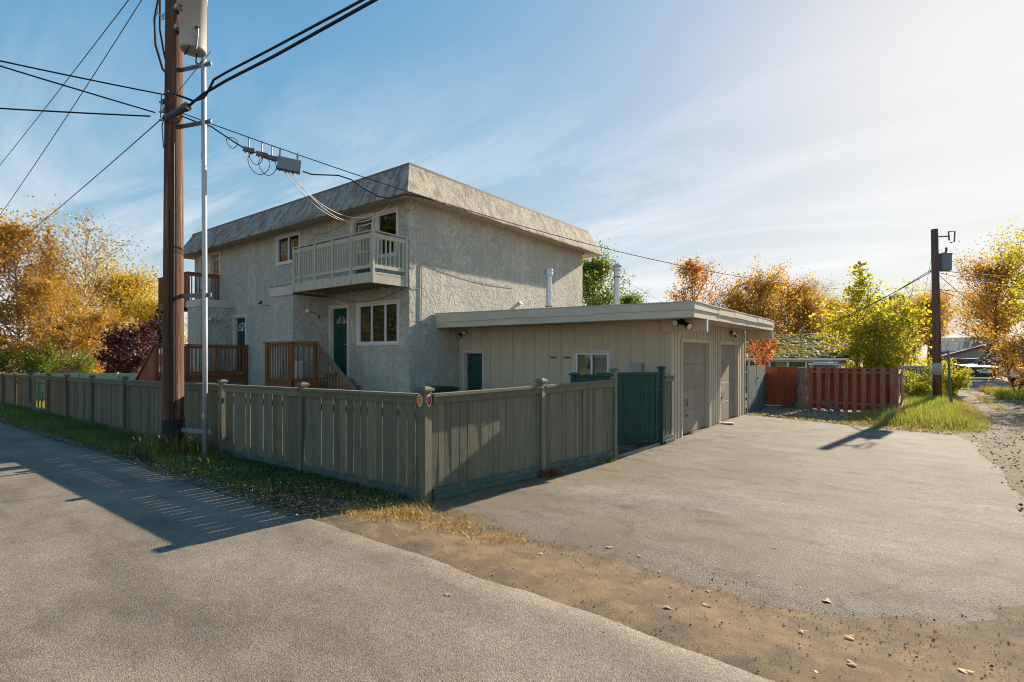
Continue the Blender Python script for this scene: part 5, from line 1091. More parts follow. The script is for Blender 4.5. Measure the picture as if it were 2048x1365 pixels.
me = np_mesh('moss', np.array(mv), np.array(mf), tint=mt_); stuff(link_mesh('moss', me, MOSS, N, Vector((0, 0, 0)))).location = -WL[N]
obj('porch_beam', MB().box(ex0 + .2, ex1 - .4, ey + .25, ey + .35, ez - .22, ez - .08), VINYL, N)
for x in (3.4, 4.45, 5.35, 6.2): obj('porch_post', MB().box(x, x + .09, ey + .25, ey + .34, -.5, ez - .2), VINYL, N)
obj('gutter', MB().box(ex0, ex1, ey - .07, ey + .02, ez - .12, ez - .02), VINYL, N); obj('downpipe', MB().tube([(ex1 - .8, ey, ez - .1), (ex1 - .45, ey + .8, ez - .7), (ex1 - .4, ey + 1, -.4)], .05, 6), VINYL, N)
wp = MB(); wp.box(4.55, 5.25, ey + 1.57, ey + 1.61, .65, 1.35); obj('window', wp, mat('dim_window', (.32, .40, .36), .2, .3, 2), N)
sh = empty('porch_shelf', (3.2, 22.5, .8), 'dark shelf with jars under the porch of the mossy house', 'shelf')
obj('shelf_board', MB().box(2.2, 3.6, 22.5, 22.8, 1.0, 1.05), BLACK, sh); obj('shelf_board', MB().box(2.2, 3.6, 22.5, 22.8, .6, .64), BLACK, sh); obj('shelf_side', MB().box(2.15, 2.2, 22.5, 22.8, -.2, 1.05), BLACK, sh); obj('shelf_side', MB().box(3.6, 3.65, 22.5, 22.8, -.2, 1.05), BLACK, sh)
for k in range(5): tag(obj('jar', MB().lathe((2.4 + k * .24, 22.62, .641), [(.07, 0), (.075, .1), (.06, .16), (.05, .2)], 8), (PORC, BAGW, TANKD, BAGW, PORC)[k], None), ('pale jar at the left end of the porch shelf of the mossy house', 'white jar second from the left on the porch shelf', 'dark jar in the middle of the porch shelf', 'white jar right of the dark one on the porch shelf', 'pale jar at the right end of the porch shelf')[k], 'jar', 'jars on the porch shelf')
b = MB(); b.box(5.6, 6.15, 22.0, 22.3, -.2, .9); tag(obj('red_crate', b, ORF, None), 'brick red crate on the porch of the mossy house between white posts', 'crate')
tb = empty('white_table', (7.3, 20.5, 0), 'white garden table behind the red fence near the mossy house', 'table'); obj('table_top', MB().cbox(6.6, 8.0, 19.9, 20.7, 1.28, 1.34, .02), BAGW, tb); obj('table_top', MB().cbox(6.8, 7.8, 20.0, 20.6, 1.36, 1.40, .02), BAGW, tb)
for x in (6.7, 7.9):
    for y in (20.0, 20.6): obj('leg', MB().tube([(x, y, -.2), (x, y, 1.28)], .03, 6), BAGW, tb)

def gable(name, label, x0, x1, y0, y1, zb, ze, zr, wm, rm, axis_, extras=None):
    """gabled building; axis_ = direction of the ridge"""
    e_ = empty(name, ((x0 + x1) / 2, (y0 + y1) / 2, zb), label, 'building')
    w_ = MB()
    if axis_ == 'y':
        xm = (x0 + x1) / 2; w_.prism([(x0, zb), (x1, zb), (x1, ze), (xm, zr), (x0, ze)], 1, y0, y1)
        r_ = MB(); o_ = .35; k = (zr - ze) / (xm - x0)
        for s_, xa in ((-1, x0), (1, x1)):
            xe = xa + s_ * o_; ze2 = ze - k * o_; r_.add([(xe, y0 - o_, ze2), (xm, y0 - o_, zr + .02), (xm, y1 + o_, zr + .02), (xe, y1 + o_, ze2), (xe, y0 - o_, ze2 + .16), (xm, y0 - o_, zr + .18), (xm, y1 + o_, zr + .18), (xe, y1 + o_, ze2 + .16)], [(0, 1, 5, 4), (4, 5, 6, 7), (3, 2, 1, 0), (1, 2, 6, 5), (2, 3, 7, 6), (3, 0, 4, 7)])
    else:
        ym = (y0 + y1) / 2; w_.prism([(y0, zb), (y1, zb), (y1, ze), (ym, zr), (y0, ze)], 0, x0, x1)
        r_ = MB(); o_ = .35; k = (zr - ze) / (ym - y0)
        for s_, ya in ((-1, y0), (1, y1)):
            ye = ya + s_ * o_; ze2 = ze - k * o_; r_.add([(x0 - o_, ye, ze2), (x0 - o_, ym, zr + .02), (x1 + o_, ym, zr + .02), (x1 + o_, ye, ze2), (x0 - o_, ye, ze2 + .16), (x0 - o_, ym, zr + .18), (x1 + o_, ym, zr + .18), (x1 + o_, ye, ze2 + .16)], [(0, 1, 5, 4), (4, 5, 6, 7), (3, 2, 1, 0), (1, 2, 6, 5), (2, 3, 7, 6), (3, 0, 4, 7)])
    obj('wall', w_, wm, e_); obj('roof', r_, rm, e_); return e_
BEIGE = mat('beige_wall', (.44, .38, .33), .8, .06, 3); GREYR = mat('grey_metal_roof', (.33, .31, .29), .6, .12, 2)
N1 = gable('beige_garage', 'beige gabled outbuilding with a dark door behind the parked cars', 14.0, 20.8, 66.5, 76, -.4, 1.6, 2.75, BEIGE, mat('brown_roof', (.16, .11, .08), .8, .15, 3), 'y')
obj('door', MB().box(14.5, 15.6, 66.44, 66.49, -.3, 1.2), BLACK, N1)
for k in range(3): obj('door_post', MB().box(14.5 + k * .5, 14.6 + k * .5, 66.38, 66.43, -.3, 1.25), BEIGE, N1)
obj('base_band', MB().box(16.5, 20.8, 66.42, 66.49, -.4, .25), SHING, N1); obj('gable_vent', MB().box(17.1, 17.7, 66.44, 66.49, 1.9, 2.3), SHING, N1)
N2 = gable('grey_roofed_house', 'grey roofed house standing behind the beige outbuilding', 13.2, 21.0, 84, 92, -.4, 2.2, 4.0, BEIGE, GREYR, 'x'); obj('window', MB().box(13.9, 14.8, 83.94, 83.99, .9, 1.8), BLACK, N2)
N3 = gable('brown_roofed_house', 'low brown roofed house behind the purple shrub at left', -42, -33, 3.5, 10.5, -.8, 1.35, 2.2, mat('tan_wall', (.30, .21, .14), .8, .1, 3), mat('tan_roof', (.33, .29, .25), .8, .1, 3), 'x')
obj('window', MB().box(-34.6, -33.6, 3.44, 3.49, .3, 1.0), BLACK, N3)

# ---------------------------------------------------------------- vehicles and dumpster on the far lot
def car(label, loc, rot, paint, L=4.4, W=1.75, Hh=1.45, style='sedan', name='parked_car'):
    e_ = empty(name, loc, label, 'car' if style != 'pickup' else 'pickup', None); e_.rotation_euler = (0, 0, rot); WL[e_] = Vector((0, 0, 0))
    h = W / 2
    if style == 'pickup': prof = [(-L / 2, .45), (-L / 2, 1.0), (-.35, 1.02), (L * .22, 1.02), (L / 2 - .1, .92), (L / 2, .45)]; cab = [(-.35, 1.02), (-.25, Hh), (.75, Hh), (1.3, 1.02)]
    elif style == 'suv': prof = [(-L / 2, .4), (-L / 2 + .03, 1.0), (L * .2, 1.0), (L / 2 - .12, .9), (L / 2, .42)]; cab = [(-L / 2 + .08, 1.0), (-L / 2 + .3, Hh), (.6, Hh), (1.2, 1.0)]
    else: prof = [(-L / 2, .35), (-L / 2 + .05, .88), (-L * .3, .95), (L * .22, .93), (L / 2 - .15, .75), (L / 2, .38)]; cab = [(-L * .36, .93), (-L * .2, Hh), (.45, Hh), (1.15, .92)]
    def loft(poly, h0, h1, zlo, zhi):
        b = MB(); n_ = len(poly); V = []
        for s_ in (-1, 1):
            for (x, z) in poly:
                t_ = (z - zlo) / max(1e-3, zhi - zlo); V.append((x, s_ * (h0 + (h1 - h0) * t_), z))
        b.add(V, [(i, (i + 1) % n_, n_ + (i + 1) % n_, n_ + i) for i in range(n_)] + [tuple(range(n_ - 1, -1, -1)), tuple(range(n_, 2 * n_))]); return b
    obj('body', loft(prof, h, h * .96, .35, 1.0), paint, e_)
    obj('glasshouse', loft(cab, h * .93, h * .78, .93, Hh), mat('car_glass', (.02, .025, .03), .05, spec=.8), e_)
    rp_ = [(x, z) for x, z in cab[1:3]]; obj('roof_panel', MB().box(rp_[0][0] - .02, rp_[1][0] + .02, -h * .79, h * .79, Hh - .01, Hh + .035), paint, e_)
    for x in (cab[0][0] * .98 + .0, (cab[1][0] + cab[2][0]) / 2): 
        for s_ in (-1, 1): obj('pillar', MB().beam((x if x > cab[1][0] else cab[0][0] + .05, s_ * h * .935, .95), (x if x > cab[1][0] else cab[1][0] + .02, s_ * h * .79, Hh), .07, .03), paint, e_)
    for x in (-L * .31, L * .31):
        for s_ in (-1, 1):
            wl_ = obj('wheel', MB().lathe((x, s_ * (h - .19), .33), [(.2, 0), (.31, .0), (.33, .03), (.33, .17), (.31, .2), (.2, .2)], 16, (0, s_, 0)), BLACK, e_); obj('rim', MB().lathe((x, s_ * (h + .012), .33), [(.2, 0), (.19, .008), (.05, .012)], 12, (0, s_, 0)), GALV, wl_)
    for s_ in (-1, 1):
        obj('tail_light', MB().box(-L / 2 - .02, -L / 2 + .05, s_ * h * .9 - .09, s_ * h * .9 + .09, .68, .95 if style != 'pickup' else 1.0), mat('tail_lamp_red', (.5, .02, .015), .3), e_)
        obj('headlight', MB().box(L / 2 - .16, L / 2 - .02, s_ * h * .75 - .14, s_ * h * .75 + .14, .6, .72), LENS, e_)
    obj('bumper', MB().box(-L / 2 - .06, -L / 2 + .02, -h * .9, h * .9, .38, .55), BLACK if style != 'pickup' else GALV, e_); obj('bumper', MB().box(L / 2 - .04, L / 2 + .05, -h * .9, h * .9, .36, .52), BLACK, e_)
    return e_
CP = lambda n_, c: mat(n_, c, .25, .03, 2, spec=.6)
car('dark red car, leftmost of the far parked cars', (14.8, 64.2, -.1), R(200), CP('maroon_paint', (.16, .03, .03)))
car('silver blue sedan parked between the red car and the dark truck', (15.6, 61.0, -.1), R(205), CP('silver_paint', (.40, .43, .48)))
car('dark sport utility vehicle parked behind the dumpster', (16.9, 57.2, -.1), R(208), CP('black_paint', (.03, .03, .035)), 5.0, 1.95, 1.85, 'suv')
car('white pickup with red tail lights half hidden by the right bush', (18.0, 39.2, -.1), R(32), CP('white_paint', (.72, .72, .72)), 5.2, 1.9, 1.75, 'pickup', 'parked_pickup')
DU = empty('dumpster', (15.0, 45, -.1), 'dark green dumpster with a white signboard and sloping pale lid', 'dumpster'); DU.rotation_euler = (0, 0, R(30)); DU.scale = (1, 1, .74); WL[DU] = Vector((0, 0, 0))
DGN = mat('dumpster_paint', (.03, .06, .05), .6, .2, 3)
b = MB(); b.prism([(-.75, .15), (.75, .15), (.85, 1.0), (.7, 1.25), (-.75, 1.15)], 0, -1.0, 1.0); obj('container', b, DGN, DU)
for s_ in (-1, 1): b = MB(); b.add([(s_ * .51 - .49, -.80, 1.16), (s_ * .51 + .49, -.80, 1.16), (s_ * .51 + .49, .8, 1.33), (s_ * .51 - .49, .8, 1.33), (s_ * .51 - .49, -.80, 1.24), (s_ * .51 + .49, -.80, 1.24), (s_ * .51 + .49, .8, 1.40), (s_ * .51 - .49, .8, 1.40)], [(3, 2, 1, 0), (4, 5, 6, 7), (0, 1, 5, 4), (1, 2, 6, 5), (2, 3, 7, 6), (3, 0, 4, 7)]); obj('lid', b, mat('pale_lid', (.30, .25, .19), .6, .2, 8), DU)
obj('sign_board', MB().box(-.62, .55, -.80, -.765, .62, 1.02), BAGW, DU); obj('sign_mark', MB().box(-.45, .1, -.806, -.801, .86, .98), mat('sign_green', (.10, .28, .06), .5), DU); obj('sign_mark', MB().box(.3, .5, -.806, -.801, .66, .99), mat('sign_red', (.45, .05, .04), .5), DU)
for s_ in (-1, 1): obj('side_pocket', MB().box(s_ * 1.03 - .05, s_ * 1.03 + .05, -.6, .6, .6, .78), DGN, DU)
tag(obj('black_bin', MB().lathe((13.95, 56.1, -.1), [(.26, 0), (.32, .85), (.35, .87), (.35, .95), (.2, 1.0)], 10), BLACK, None), 'small black bin standing by the beige outbuilding', 'bin')
tc_ = MB(); tc_.lathe((13.65, 56.0, -.1), [(.28, 0), (.28, .05), (.12, .06), (.05, 1.1), (.02, 1.12)], 10); tag(obj('traffic_cone', tc_, ORANGE, None), 'thin orange cone beside the small black bin', 'cone')
# ---------------------------------------------------------------- trees
CROWNS = {}
PAL = {
 'gold': leafmat('gold_leaf', (.34, .165, .018), (.58, .32, .035), (.74, .48, .07), .55),
 'amber': leafmat('amber_leaf', (.33, .13, .015), (.58, .26, .028), (.72, .40, .06), .55),
 'yellow': leafmat('yellow_leaf', (.36, .24, .015), (.62, .42, .03), (.76, .58, .07), .55),
 'lime': leafmat('lime_leaf', (.20, .22, .008), (.50, .46, .015), (.70, .60, .05), .62),
 'green': leafmat('green_leaf', (.06, .10, .010), (.16, .22, .020), (.34, .36, .04), .5),
 'dark': leafmat('conifer_needle', (.012, .022, .012), (.03, .05, .022), (.06, .08, .03), .1),
 'purple': leafmat('purple_leaf', (.035, .010, .014), (.085, .022, .026), (.22, .09, .08), .3),
 'orange': leafmat('orange_red_leaf', (.45, .08, .015), (.68, .20, .04), (.75, .36, .12), .5),
 'olive': leafmat('olive_gold_leaf', (.22, .14, .02), (.44, .28, .03), (.62, .44, .06), .55),
 'pink': leafmat('dry_pink_stem', (.26, .11, .06), (.42, .20, .12), (.5, .28, .16), .3),
}
def grow(key, Hh, Rr, palette, nleaf, leaf, base=.22, prof='oval', limbs=26, trunk_r=.14, seed=1, stems=1, spread=.30, twig=5, up=.75, bark=None, top_sparse=0.0):
    """returns (trunk mesh, crown mesh): tapered stems with limbs and twigs; leaves sit round the twigs"""
    if key in CROWNS: return CROWNS[key]
    g = np.random.default_rng(seed); b = MB(); pts = []; wts = []
    def pf_(h):
        if prof == 'oval': return max(.06, math.sin(math.pi * min(1, .10 + .88 * h)) ** .75)
        if prof == 'cone': return max(.05, (1 - h) * .98 + .04)
        if prof == 'spire': return max(.05, (1 - h) ** 1.1 * (.55 + .6 * min(1, h * 5)))
        if prof == 'aspen': return float(np.interp(h, [0, .15, .45, .62, .7, .92, 1], [.5, .95, .9, .6, .26, .18, .06]))
        if prof == 'round': return max(.15, math.sqrt(max(0, 1 - (2 * h - .95) ** 2)))
        return 1.0
    for s in range(stems):
        a0 = 2 * math.pi * s / max(1, stems) + .7; lean = (0 if stems == 1 else Rr * .45); hs = Hh * (1 if s == 0 else float(g.uniform(.72, .95)))
        tx_, ty_ = math.cos(a0) * lean, math.sin(a0) * lean; ph = float(g.uniform(0, 6))
        def tp(t): return Vector((tx_ * t ** .8 + .02 * Hh * math.sin(3.1 * t + ph) * t, ty_ * t ** .8 + .02 * Hh * math.cos(2.3 * t + ph) * t, hs * t))
        r0 = trunk_r / math.sqrt(stems); N_ = 12
        b.tube([tp(k / N_) for k in range(N_ + 1)], [max(.012, r0 * (1 - .93 * k / N_) * (1.25 if k == 0 else 1)) for k in range(N_ + 1)], 8 if stems == 1 else 6)
        nl = limbs // stems
        for i in range(nl):
            f = (i + float(g.uniform(.1, .9))) / nl; t = base + (.98 - base) * f; L = Rr * pf_(f) * float(g.uniform(.75, 1.12)) * (1 if stems == 1 else .62)
            az = i * 2.4 + float(g.uniform(-.5, .5)); el = up * float(g.uniform(.5, 1.2)) + .3 * f
            d = Vector((math.cos(az) * math.cos(el), math.sin(az) * math.cos(el), math.sin(el))); p = tp(t); ln_ = [p]
            L = min(L / max(.35, math.cos(el)), L * 1.6); nseg = 4
            for k in range(nseg):
                d = (d + Vector((float(g.uniform(-.2, .2)), float(g.uniform(-.2, .2)), float(g.uniform(-.05, .16))))).normalized(); p = p + d * L / nseg; ln_.append(p)
            rr_ = max(.008, r0 * (1 - .9 * t) * .55); b.tube(ln_, [rr_ * (1 - .8 * k / nseg) + .004 for k in range(nseg + 1)], 4, False)
            cl = float(g.uniform(0, 1)); dens = (1 - top_sparse * f) ** 2
            for k in range(1, nseg + 1):
                for q in range(2): u = float(g.uniform(0, 1)); pts.append(ln_[k - 1].lerp(ln_[k], u)); wts.append((cl, .5 * L * .22, dens * .7))
            for q in range(twig):
                u = float(g.uniform(.3, 1)); j = min(nseg - 1, int(u * nseg)); st_ = ln_[j].lerp(ln_[j + 1], u * nseg - j)
                dd = (d + Vector((float(g.normal(0, .7)), float(g.normal(0, .7)), float(g.normal(.1, .45))))).normalized(); tl = L * float(g.uniform(.25, .5)); en = st_ + dd * tl
                b.tube([st_, st_.lerp(en, .5) + Vector((0, 0, .03 * tl)), en], [.012, .008, .004], 3, False); c2 = cl * .5 + float(g.uniform(0, .5))
                for w_ in (.35, .65, .95): pts.append(st_.lerp(en, w_)); wts.append((c2, tl * spread + .05, dens))
    P = np.array([tuple(p) for p in pts]); W = np.array(wts); pr = W[:, 2] / W[:, 2].sum()
    idx = g.choice(len(P), nleaf, p=pr); c = P[idx] + g.normal(0, 1, (nleaf, 3)) * W[idx, 1][:, None] * np.array([1, 1, .8])
    n_ = g.normal(0, 1, (nleaf, 3)); n_ /= np.linalg.norm(n_, axis=1)[:, None]; u = np.cross(n_, g.normal(0, 1, (nleaf, 3))); u /= np.linalg.norm(u, axis=1)[:, None]; v = np.cross(n_, u)
    sz = leaf * g.uniform(.6, 1.25, nleaf)[:, None]; fold = n_ * sz * .25
    V = np.empty((nleaf, 4, 3)); V[:, 0] = c - u * sz * .6; V[:, 1] = c + v * sz * .42 + fold; V[:, 2] = c + u * sz * .6; V[:, 3] = c - v * sz * .42 + fold
    V = V.reshape(-1, 3); V[:, 2] = np.maximum(V[:, 2], .02)
    tint = np.clip(W[idx, 0] * .55 + g.uniform(0, .45, nleaf), 0, 1)
    cm = np_mesh('crown', V, np.arange(nleaf * 4).reshape(-1, 4), tint=tint); cm.materials.append(PAL[palette])
    tm = bpy.data.meshes.new('trunk'); tm.from_pydata(b.v, [], b.f); tm.shade_smooth(); tm.materials.append(bark or BARKL)
    CROWNS[key] = (tm, cm); return CROWNS[key]
def plant(name, cat, label, loc, meshes, rot=0.0, sc=1.0, group=None, zoff=0.0):
    e_ = empty(name, (loc[0], loc[1], float(gz(loc[0], loc[1])) + zoff), label, cat, group); e_.rotation_euler = (0, 0, rot); e_.scale = (sc, sc, sc)
    for nm, me_ in zip(('trunk', 'crown'), meshes):
        o = bpy.data.objects.new(nm, me_); COL.objects.link(o); o.parent = e_
    return e_
birch = grow('birch', 11.5, 2.8, 'gold', 12500, .15, .2, 'oval', 40, .16, 11, up=.8, twig=6)
airy = grow('airy', 12.0, 2.4, 'gold', 5200, .13, .22, 'spire', 46, .13, 12, up=1.0, twig=6, top_sparse=.75)
airy2 = grow('airy2', 11.6, 2.6, 'olive', 4600, .13, .25, 'oval', 44, .13, 13, up=.9, twig=6, top_sparse=.8)
poplar = grow('poplar', 10.0, 3.6, 'yellow', 20000, .18, .1, 'oval', 44, .2, 14, up=.8, twig=6, bark=BARKD)
mound = grow('mound', 4.6, 2.6, 'gold', 9000, .12, .08, 'round', 34, .08, 15, 3, twig=6)
spruce = grow('spruce', 6.6, 1.7, 'dark', 12000, .11, .06, 'cone', 60, .12, 16, up=.12, twig=5, spread=.16, bark=BARKD)
plum = grow('plum', 3.5, 1.5, 'purple', 6500, .12, .1, 'round', 30, .07, 17, 3, twig=6, bark=BARKD)
shrubg = grow('shrubg', 2.3, 1.5, 'green', 4500, .09, .05, 'round', 26, .05, 18, 4, bark=BARKD)
greenish = grow('greenish', 8.4, 2.3, 'green', 12000, .15, .15, 'oval', 36, .14, 19, twig=6, bark=BARKD)
amber = grow('amber', 8.4, 1.8, 'amber', 6500, .13, .12, 'oval', 40, .13, 20, up=.85, twig=6)
goldw = grow('goldw', 7.6, 2.7, 'gold', 9500, .15, .08, 'round', 40, .15, 21, twig=6, bark=BARKD)
olivew = grow('olivew', 7.4, 2.6, 'olive', 9000, .14, .08, 'round', 40, .15, 22, twig=6, bark=BARKD)
aspen = grow('aspen', 6.8, 1.7, 'lime', 3600, .15, .14, 'aspen', 36, .07, 23, 1, up=.6, twig=5, bark=BARKL, top_sparse=.8)
aspen2 = grow('aspen2', 5.0, 2.3, 'lime', 3000, .17, .06, 'oval', 40, .08, 24, 3, spread=.48, up=.8, twig=5, top_sparse=.65)
maple = grow('maple', 3.5, .75, 'orange', 1500, .10, .38, 'round', 20, .04, 25, twig=5, bark=BARKD)
edge = grow('edge', 7.8, 3.3, 'lime', 20000, .14, .22, 'round', 46, .17, 26, twig=7, bark=BARKD)
edgeg = grow('edgeg', 9.6, 2.8, 'gold', 11000, .16, .36, 'oval', 42, .17, 27, twig=6, bark=BARKD)
bush = grow('bush', 1.5, .9, 'lime', 2600, .075, .05, 'round', 22, .03, 28, 4, twig=5, bark=BARKD)
bushg = grow('bushg', 2.6, 1.6, 'gold', 3200, .09, .12, 'round', 26, .05, 29, 4, twig=5, bark=BARKD)
dry = grow('dry', 1.4, .7, 'pink', 1800, .05, .05, 'oval', 30, .02, 30, 4, up=1.1, twig=4, bark=BARKL)
GL_, GM, GR = 'golden trees beyond the street fence', 'autumn trees behind the garage', 'autumn trees down the alley'
T = plant
T('birch_tree', 'tree', 'big golden birch at the left edge above the street fence', (-38.7, -1.4), birch, .3, .95, GL_)
T('birch_tree', 'tree', 'golden birch cut by the left picture edge', (-44, -3.6), birch, 2.0, 1.05, GL_)
T('birch_tree', 'tree', 'tall thin golden birch with bare top left of the bare wooden post', (-39.0, .6), airy, .5, 1.0, GL_)
T('birch_tree', 'tree', 'airy birch with bare branches reaching right above the purple shrub', (-37.5, 1.9), airy2, 1.2, 1.02, GL_)
T('birch_tree', 'tree', 'lower golden birch between the big birch and the airy ones', (-35.5, -.4), birch, 5.2, .62, GL_)
T('golden_bush', 'tree', 'rounded golden brush under the airy birches', (-31.2, .5), mound, 0, 1.0, GL_); T('golden_bush', 'tree', 'smaller golden brush left of the rounded one', (-33.5, -1.0), mound, 2, .8, GL_)
T('golden_bush', 'tree', 'golden brush low at the left edge behind the green shrub', (-37, -2.9), mound, 4, .75, GL_)
T('poplar_tree', 'tree', 'dense yellow poplar between the purple shrub and the utility pole', (-43.5, 6.0), poplar, 0, .84, GL_)
T('poplar_tree', 'tree', 'lower yellow poplar close behind the left deck stairs', (-40.0, 7.2), poplar, 2.2, .62, GL_)
T('spruce_tree', 'conifer', 'dark spruce just left of the tall utility pole', (-37.6, 6.9), spruce, 0, 1.0)
T('purple_shrub', 'shrub', 'dark purple leaved shrub beside the left deck stairs', (-23.1, .5), plum, .4, 1.05)
T('green_shrub', 'shrub', 'green shrub low under the big golden birch', (-29.7, -2.0), shrubg, 0, 1.0, 'green shrubs behind the street fence'); T('green_shrub', 'shrub', 'green shrub nearer the dry pink brush', (-27.0, -.8), shrubg, 2, .85, 'green shrubs behind the street fence')
T('green_shrub', 'shrub', 'dark green shrub by the left picture edge', (-33.5, -3.2), shrubg, 3, 1.0, 'green shrubs behind the street fence')
T('dry_brush', 'shrub', 'pinkish dry brush above the pale green fence', (-24.6, -1.8), dry, 0, 1.1)
T('green_tree', 'tree', 'green tree rising behind the house beside the silver flue', (-7.6, 24.5), greenish, 0, 1.0)
T('green_tree', 'tree', 'distant tree tip showing right of the second flue', (-8.8, 32.5), greenish, 2, .79)
T('amber_birch', 'tree', 'orange brown birch behind the middle of the garage roof', (-1.9, 29.0), amber, 0, 1.0, GM)
T('golden_tree', 'tree', 'wide golden tree right of the orange birch', (2.2, 30.2), goldw, 0, .84, GM); T('olive_tree', 'tree', 'olive gold tree filling the gap beside the orange birch', (.6, 31.5), olivew, 1, .80, GM)
T('golden_tree', 'tree', 'golden tree behind the mossy roof, lower than its neighbours', (3.4, 35.4), goldw, 2.5, .84, GM); T('golden_tree', 'tree', 'golden tree above the ridge of the mossy house', (4.4, 36), goldw, 4, .72, GM)
T('birch_tree', 'tree', 'thin brown birch between the golden trees and the aspens', (4.4, 41.2), airy2, 3, .66, GM); T('amber_birch', 'tree', 'amber tree at the foot of the thin brown birch', (5.2, 42), amber, 1.5, .72, GM)
T('golden_tree', 'tree', 'golden tree showing between the aspen tops', (8.5, 52), goldw, 1, .75, GM)
T('aspen_tree', 'aspen', 'slender lime green aspen with a bare spire behind the red fence', (8.5, 22.3), aspen, 0, .98, 'lime aspens behind the red fence')
T('aspen_tree', 'aspen', 'broad lime aspen right of the spired one', (10.0, 23.9), aspen2, .6, .98, 'lime aspens behind the red fence')
T('aspen_tree', 'aspen', 'lime aspen standing closest to the grey fence', (9.3, 22.0), aspen2, 4.2, .80, 'lime aspens behind the red fence')
T('maple_tree', 'maple', 'small orange red maple at the corner of the garage', (5.45, 15.4), maple, 0, .86)
T('maple_tree', 'maple', 'orange maple tip poking over the garage roof', (3.75, 16.8), maple, 2, .98)
for i, (x, y, m_, s_, lab) in enumerate(((12.6, 66, edgeg, .78, 'far golden tree directly behind the far pole'), (10.6, 72, goldw, .95, 'distant golden tree left of the far pole'), (23.5, 80, amber, .9, 'amber tree right of the grey roofed house'),
        (19.0, 88, goldw, 1.2, 'golden tree behind the grey roofed house'), (13.0, 92, edgeg, 1.0, 'tall golden tree farthest down the alley'), (16.4, 49.5, edgeg, .92, 'tall golden tree over the dumpster'), (19.5, 46, edgeg, .9, 'golden tree right of the tall one over the dumpster'), (20, 52, amber, .9, 'amber tree behind the golden ones at right'), (7.5, 80, amber, .9, 'distant amber tree behind the aspens'), (4, 70, goldw, 1.0, 'distant golden tree left of the aspens'))):
    T('golden_tree' if m_ is not amber else 'amber_birch', 'tree', lab, (x, y), m_, i * 1.3, s_, GR)
T('lime_tree', 'tree', 'lime green tree leaning in at the right picture edge', (17.0, 26.0), edge, 0, .77)
T('lime_tree', 'tree', 'lime yellow tree farther back at the right edge', (19.5, 33), edge, 2, .72)
for i, (x, y, s_, lab) in enumerate(((11.0, 18.4, .75, 'lime bush just left of the far pole foot'), (10.75, 17.0, .6, 'small lime bush by the end of the red fence'), (12.1, 20.6, .85, 'lime bush right of the far pole'), (12.3, 22.6, .8, 'lime bush behind the one right of the far pole'), (11.6, 23.5, .8, 'lime bush behind the far pole'))):
    T('lime_bush', 'bush', lab, (x, y), bush, i * 1.1, s_, 'bushes round the far pole')
T('golden_bush', 'bush', 'loose golden bush at the right edge of the alley', (14.6, 24.6), bushg, 0, 1.0, 'golden bushes right of the alley'); T('golden_bush', 'bush', 'golden bush cut by the right picture edge', (15.6, 23.5), bushg, 2, 1.0, 'golden bushes right of the alley')
# trees across the street, seen only as reflections in the windows
for i, (x, y, m_, s_, lab) in enumerate(((-24, -18.5, greenish, 1.5, 'tall green tree across the street, mirrored in the corner window'), (-30, -22, goldw, 1.5, 'golden tree across the street, mirrored in the lower window'), (-38, -19.5, birch, 1.15, 'birch across the street, mirrored in the left upper window'), (-46, -22, greenish, 1.4, 'second green tree across the street'), (-19, -24, poplar, 1.2, 'yellow poplar across the street nearest the garage'), (-54, -20, birch, 1.2, 'far birch across the street'))):
    T('tree_across_street', 'tree', lab, (x, y), m_, i, s_, 'trees across the street')

# ---------------------------------------------------------------- grass, weeds, gravel, leaves
def blades(name, xy, hts, wid, pal, seed, lean=.5, tintf=None):
    g = np.random.default_rng(seed); n_ = len(xy); x, y = xy[:, 0], xy[:, 1]; z = gz(x, y) - .015
    a = g.uniform(0, 2 * np.pi, n_); d = np.stack([np.cos(a), np.sin(a)], -1); s = np.stack([-d[:, 1], d[:, 0]], -1); ln_ = hts * g.uniform(.1, lean, n_)
    V = np.empty((n_, 5, 3)); w_ = wid * g.uniform(.6, 1.3, n_)
    V[:, 0, :2] = xy - s * w_[:, None] / 2; V[:, 1, :2] = xy + s * w_[:, None] / 2; V[:, 0, 2] = V[:, 1, 2] = z
    m_ = xy + d * (ln_ * .35)[:, None]; V[:, 2, :2] = m_ + s * w_[:, None] * .4; V[:, 3, :2] = m_ - s * w_[:, None] * .4; V[:, 2, 2] = V[:, 3, 2] = z + hts * .6
    V[:, 4, :2] = xy + d * ln_[:, None]; V[:, 4, 2] = z + hts * g.uniform(.85, 1, n_)
    i = np.arange(n_) * 5; q = np.stack([i, i + 1, i + 2, i + 3], -1); t_ = np.stack([i + 3, i + 2, i + 4], -1)
    tn = (g.uniform(0, 1, n_) if tintf is None else np.clip(tintf + g.normal(0, .16, n_), 0, 1))
    me_ = np_mesh(name, V.reshape(-1, 3), q, t_, tint=np.concatenate([tn, tn])); return stuff(link_mesh(name, me_, pal, None, Vector((0, 0, 0))))
GREENG = leafmat('verge_grass', (.26, .17, .055), (.15, .17, .035), (.17, .26, .035), .4)
LUSH = leafmat('lush_grass', (.42, .29, .07), (.37, .33, .06), (.33, .39, .05), .5)
DRYG = leafmat('dry_grass_blade', (.24, .12, .03), (.44, .26, .05), (.52, .38, .08), .4)
LITTER = leafmat('leaf_litter', (.055, .025, .012), (.16, .085, .035), (.36, .24, .09), .15)
def scatter(n_, x0, x1, y0, y1, seed, keep): 
    g = np.random.default_rng(seed); p = np.stack([g.uniform(x0, x1, n_), g.uniform(y0, y1, n_)], -1); return p[keep(p[:, 0], p[:, 1], g)]
edge_y = lambda x: -6.40 + 0.10 * fbm(x, x * 0, 0.25, 1, 2)
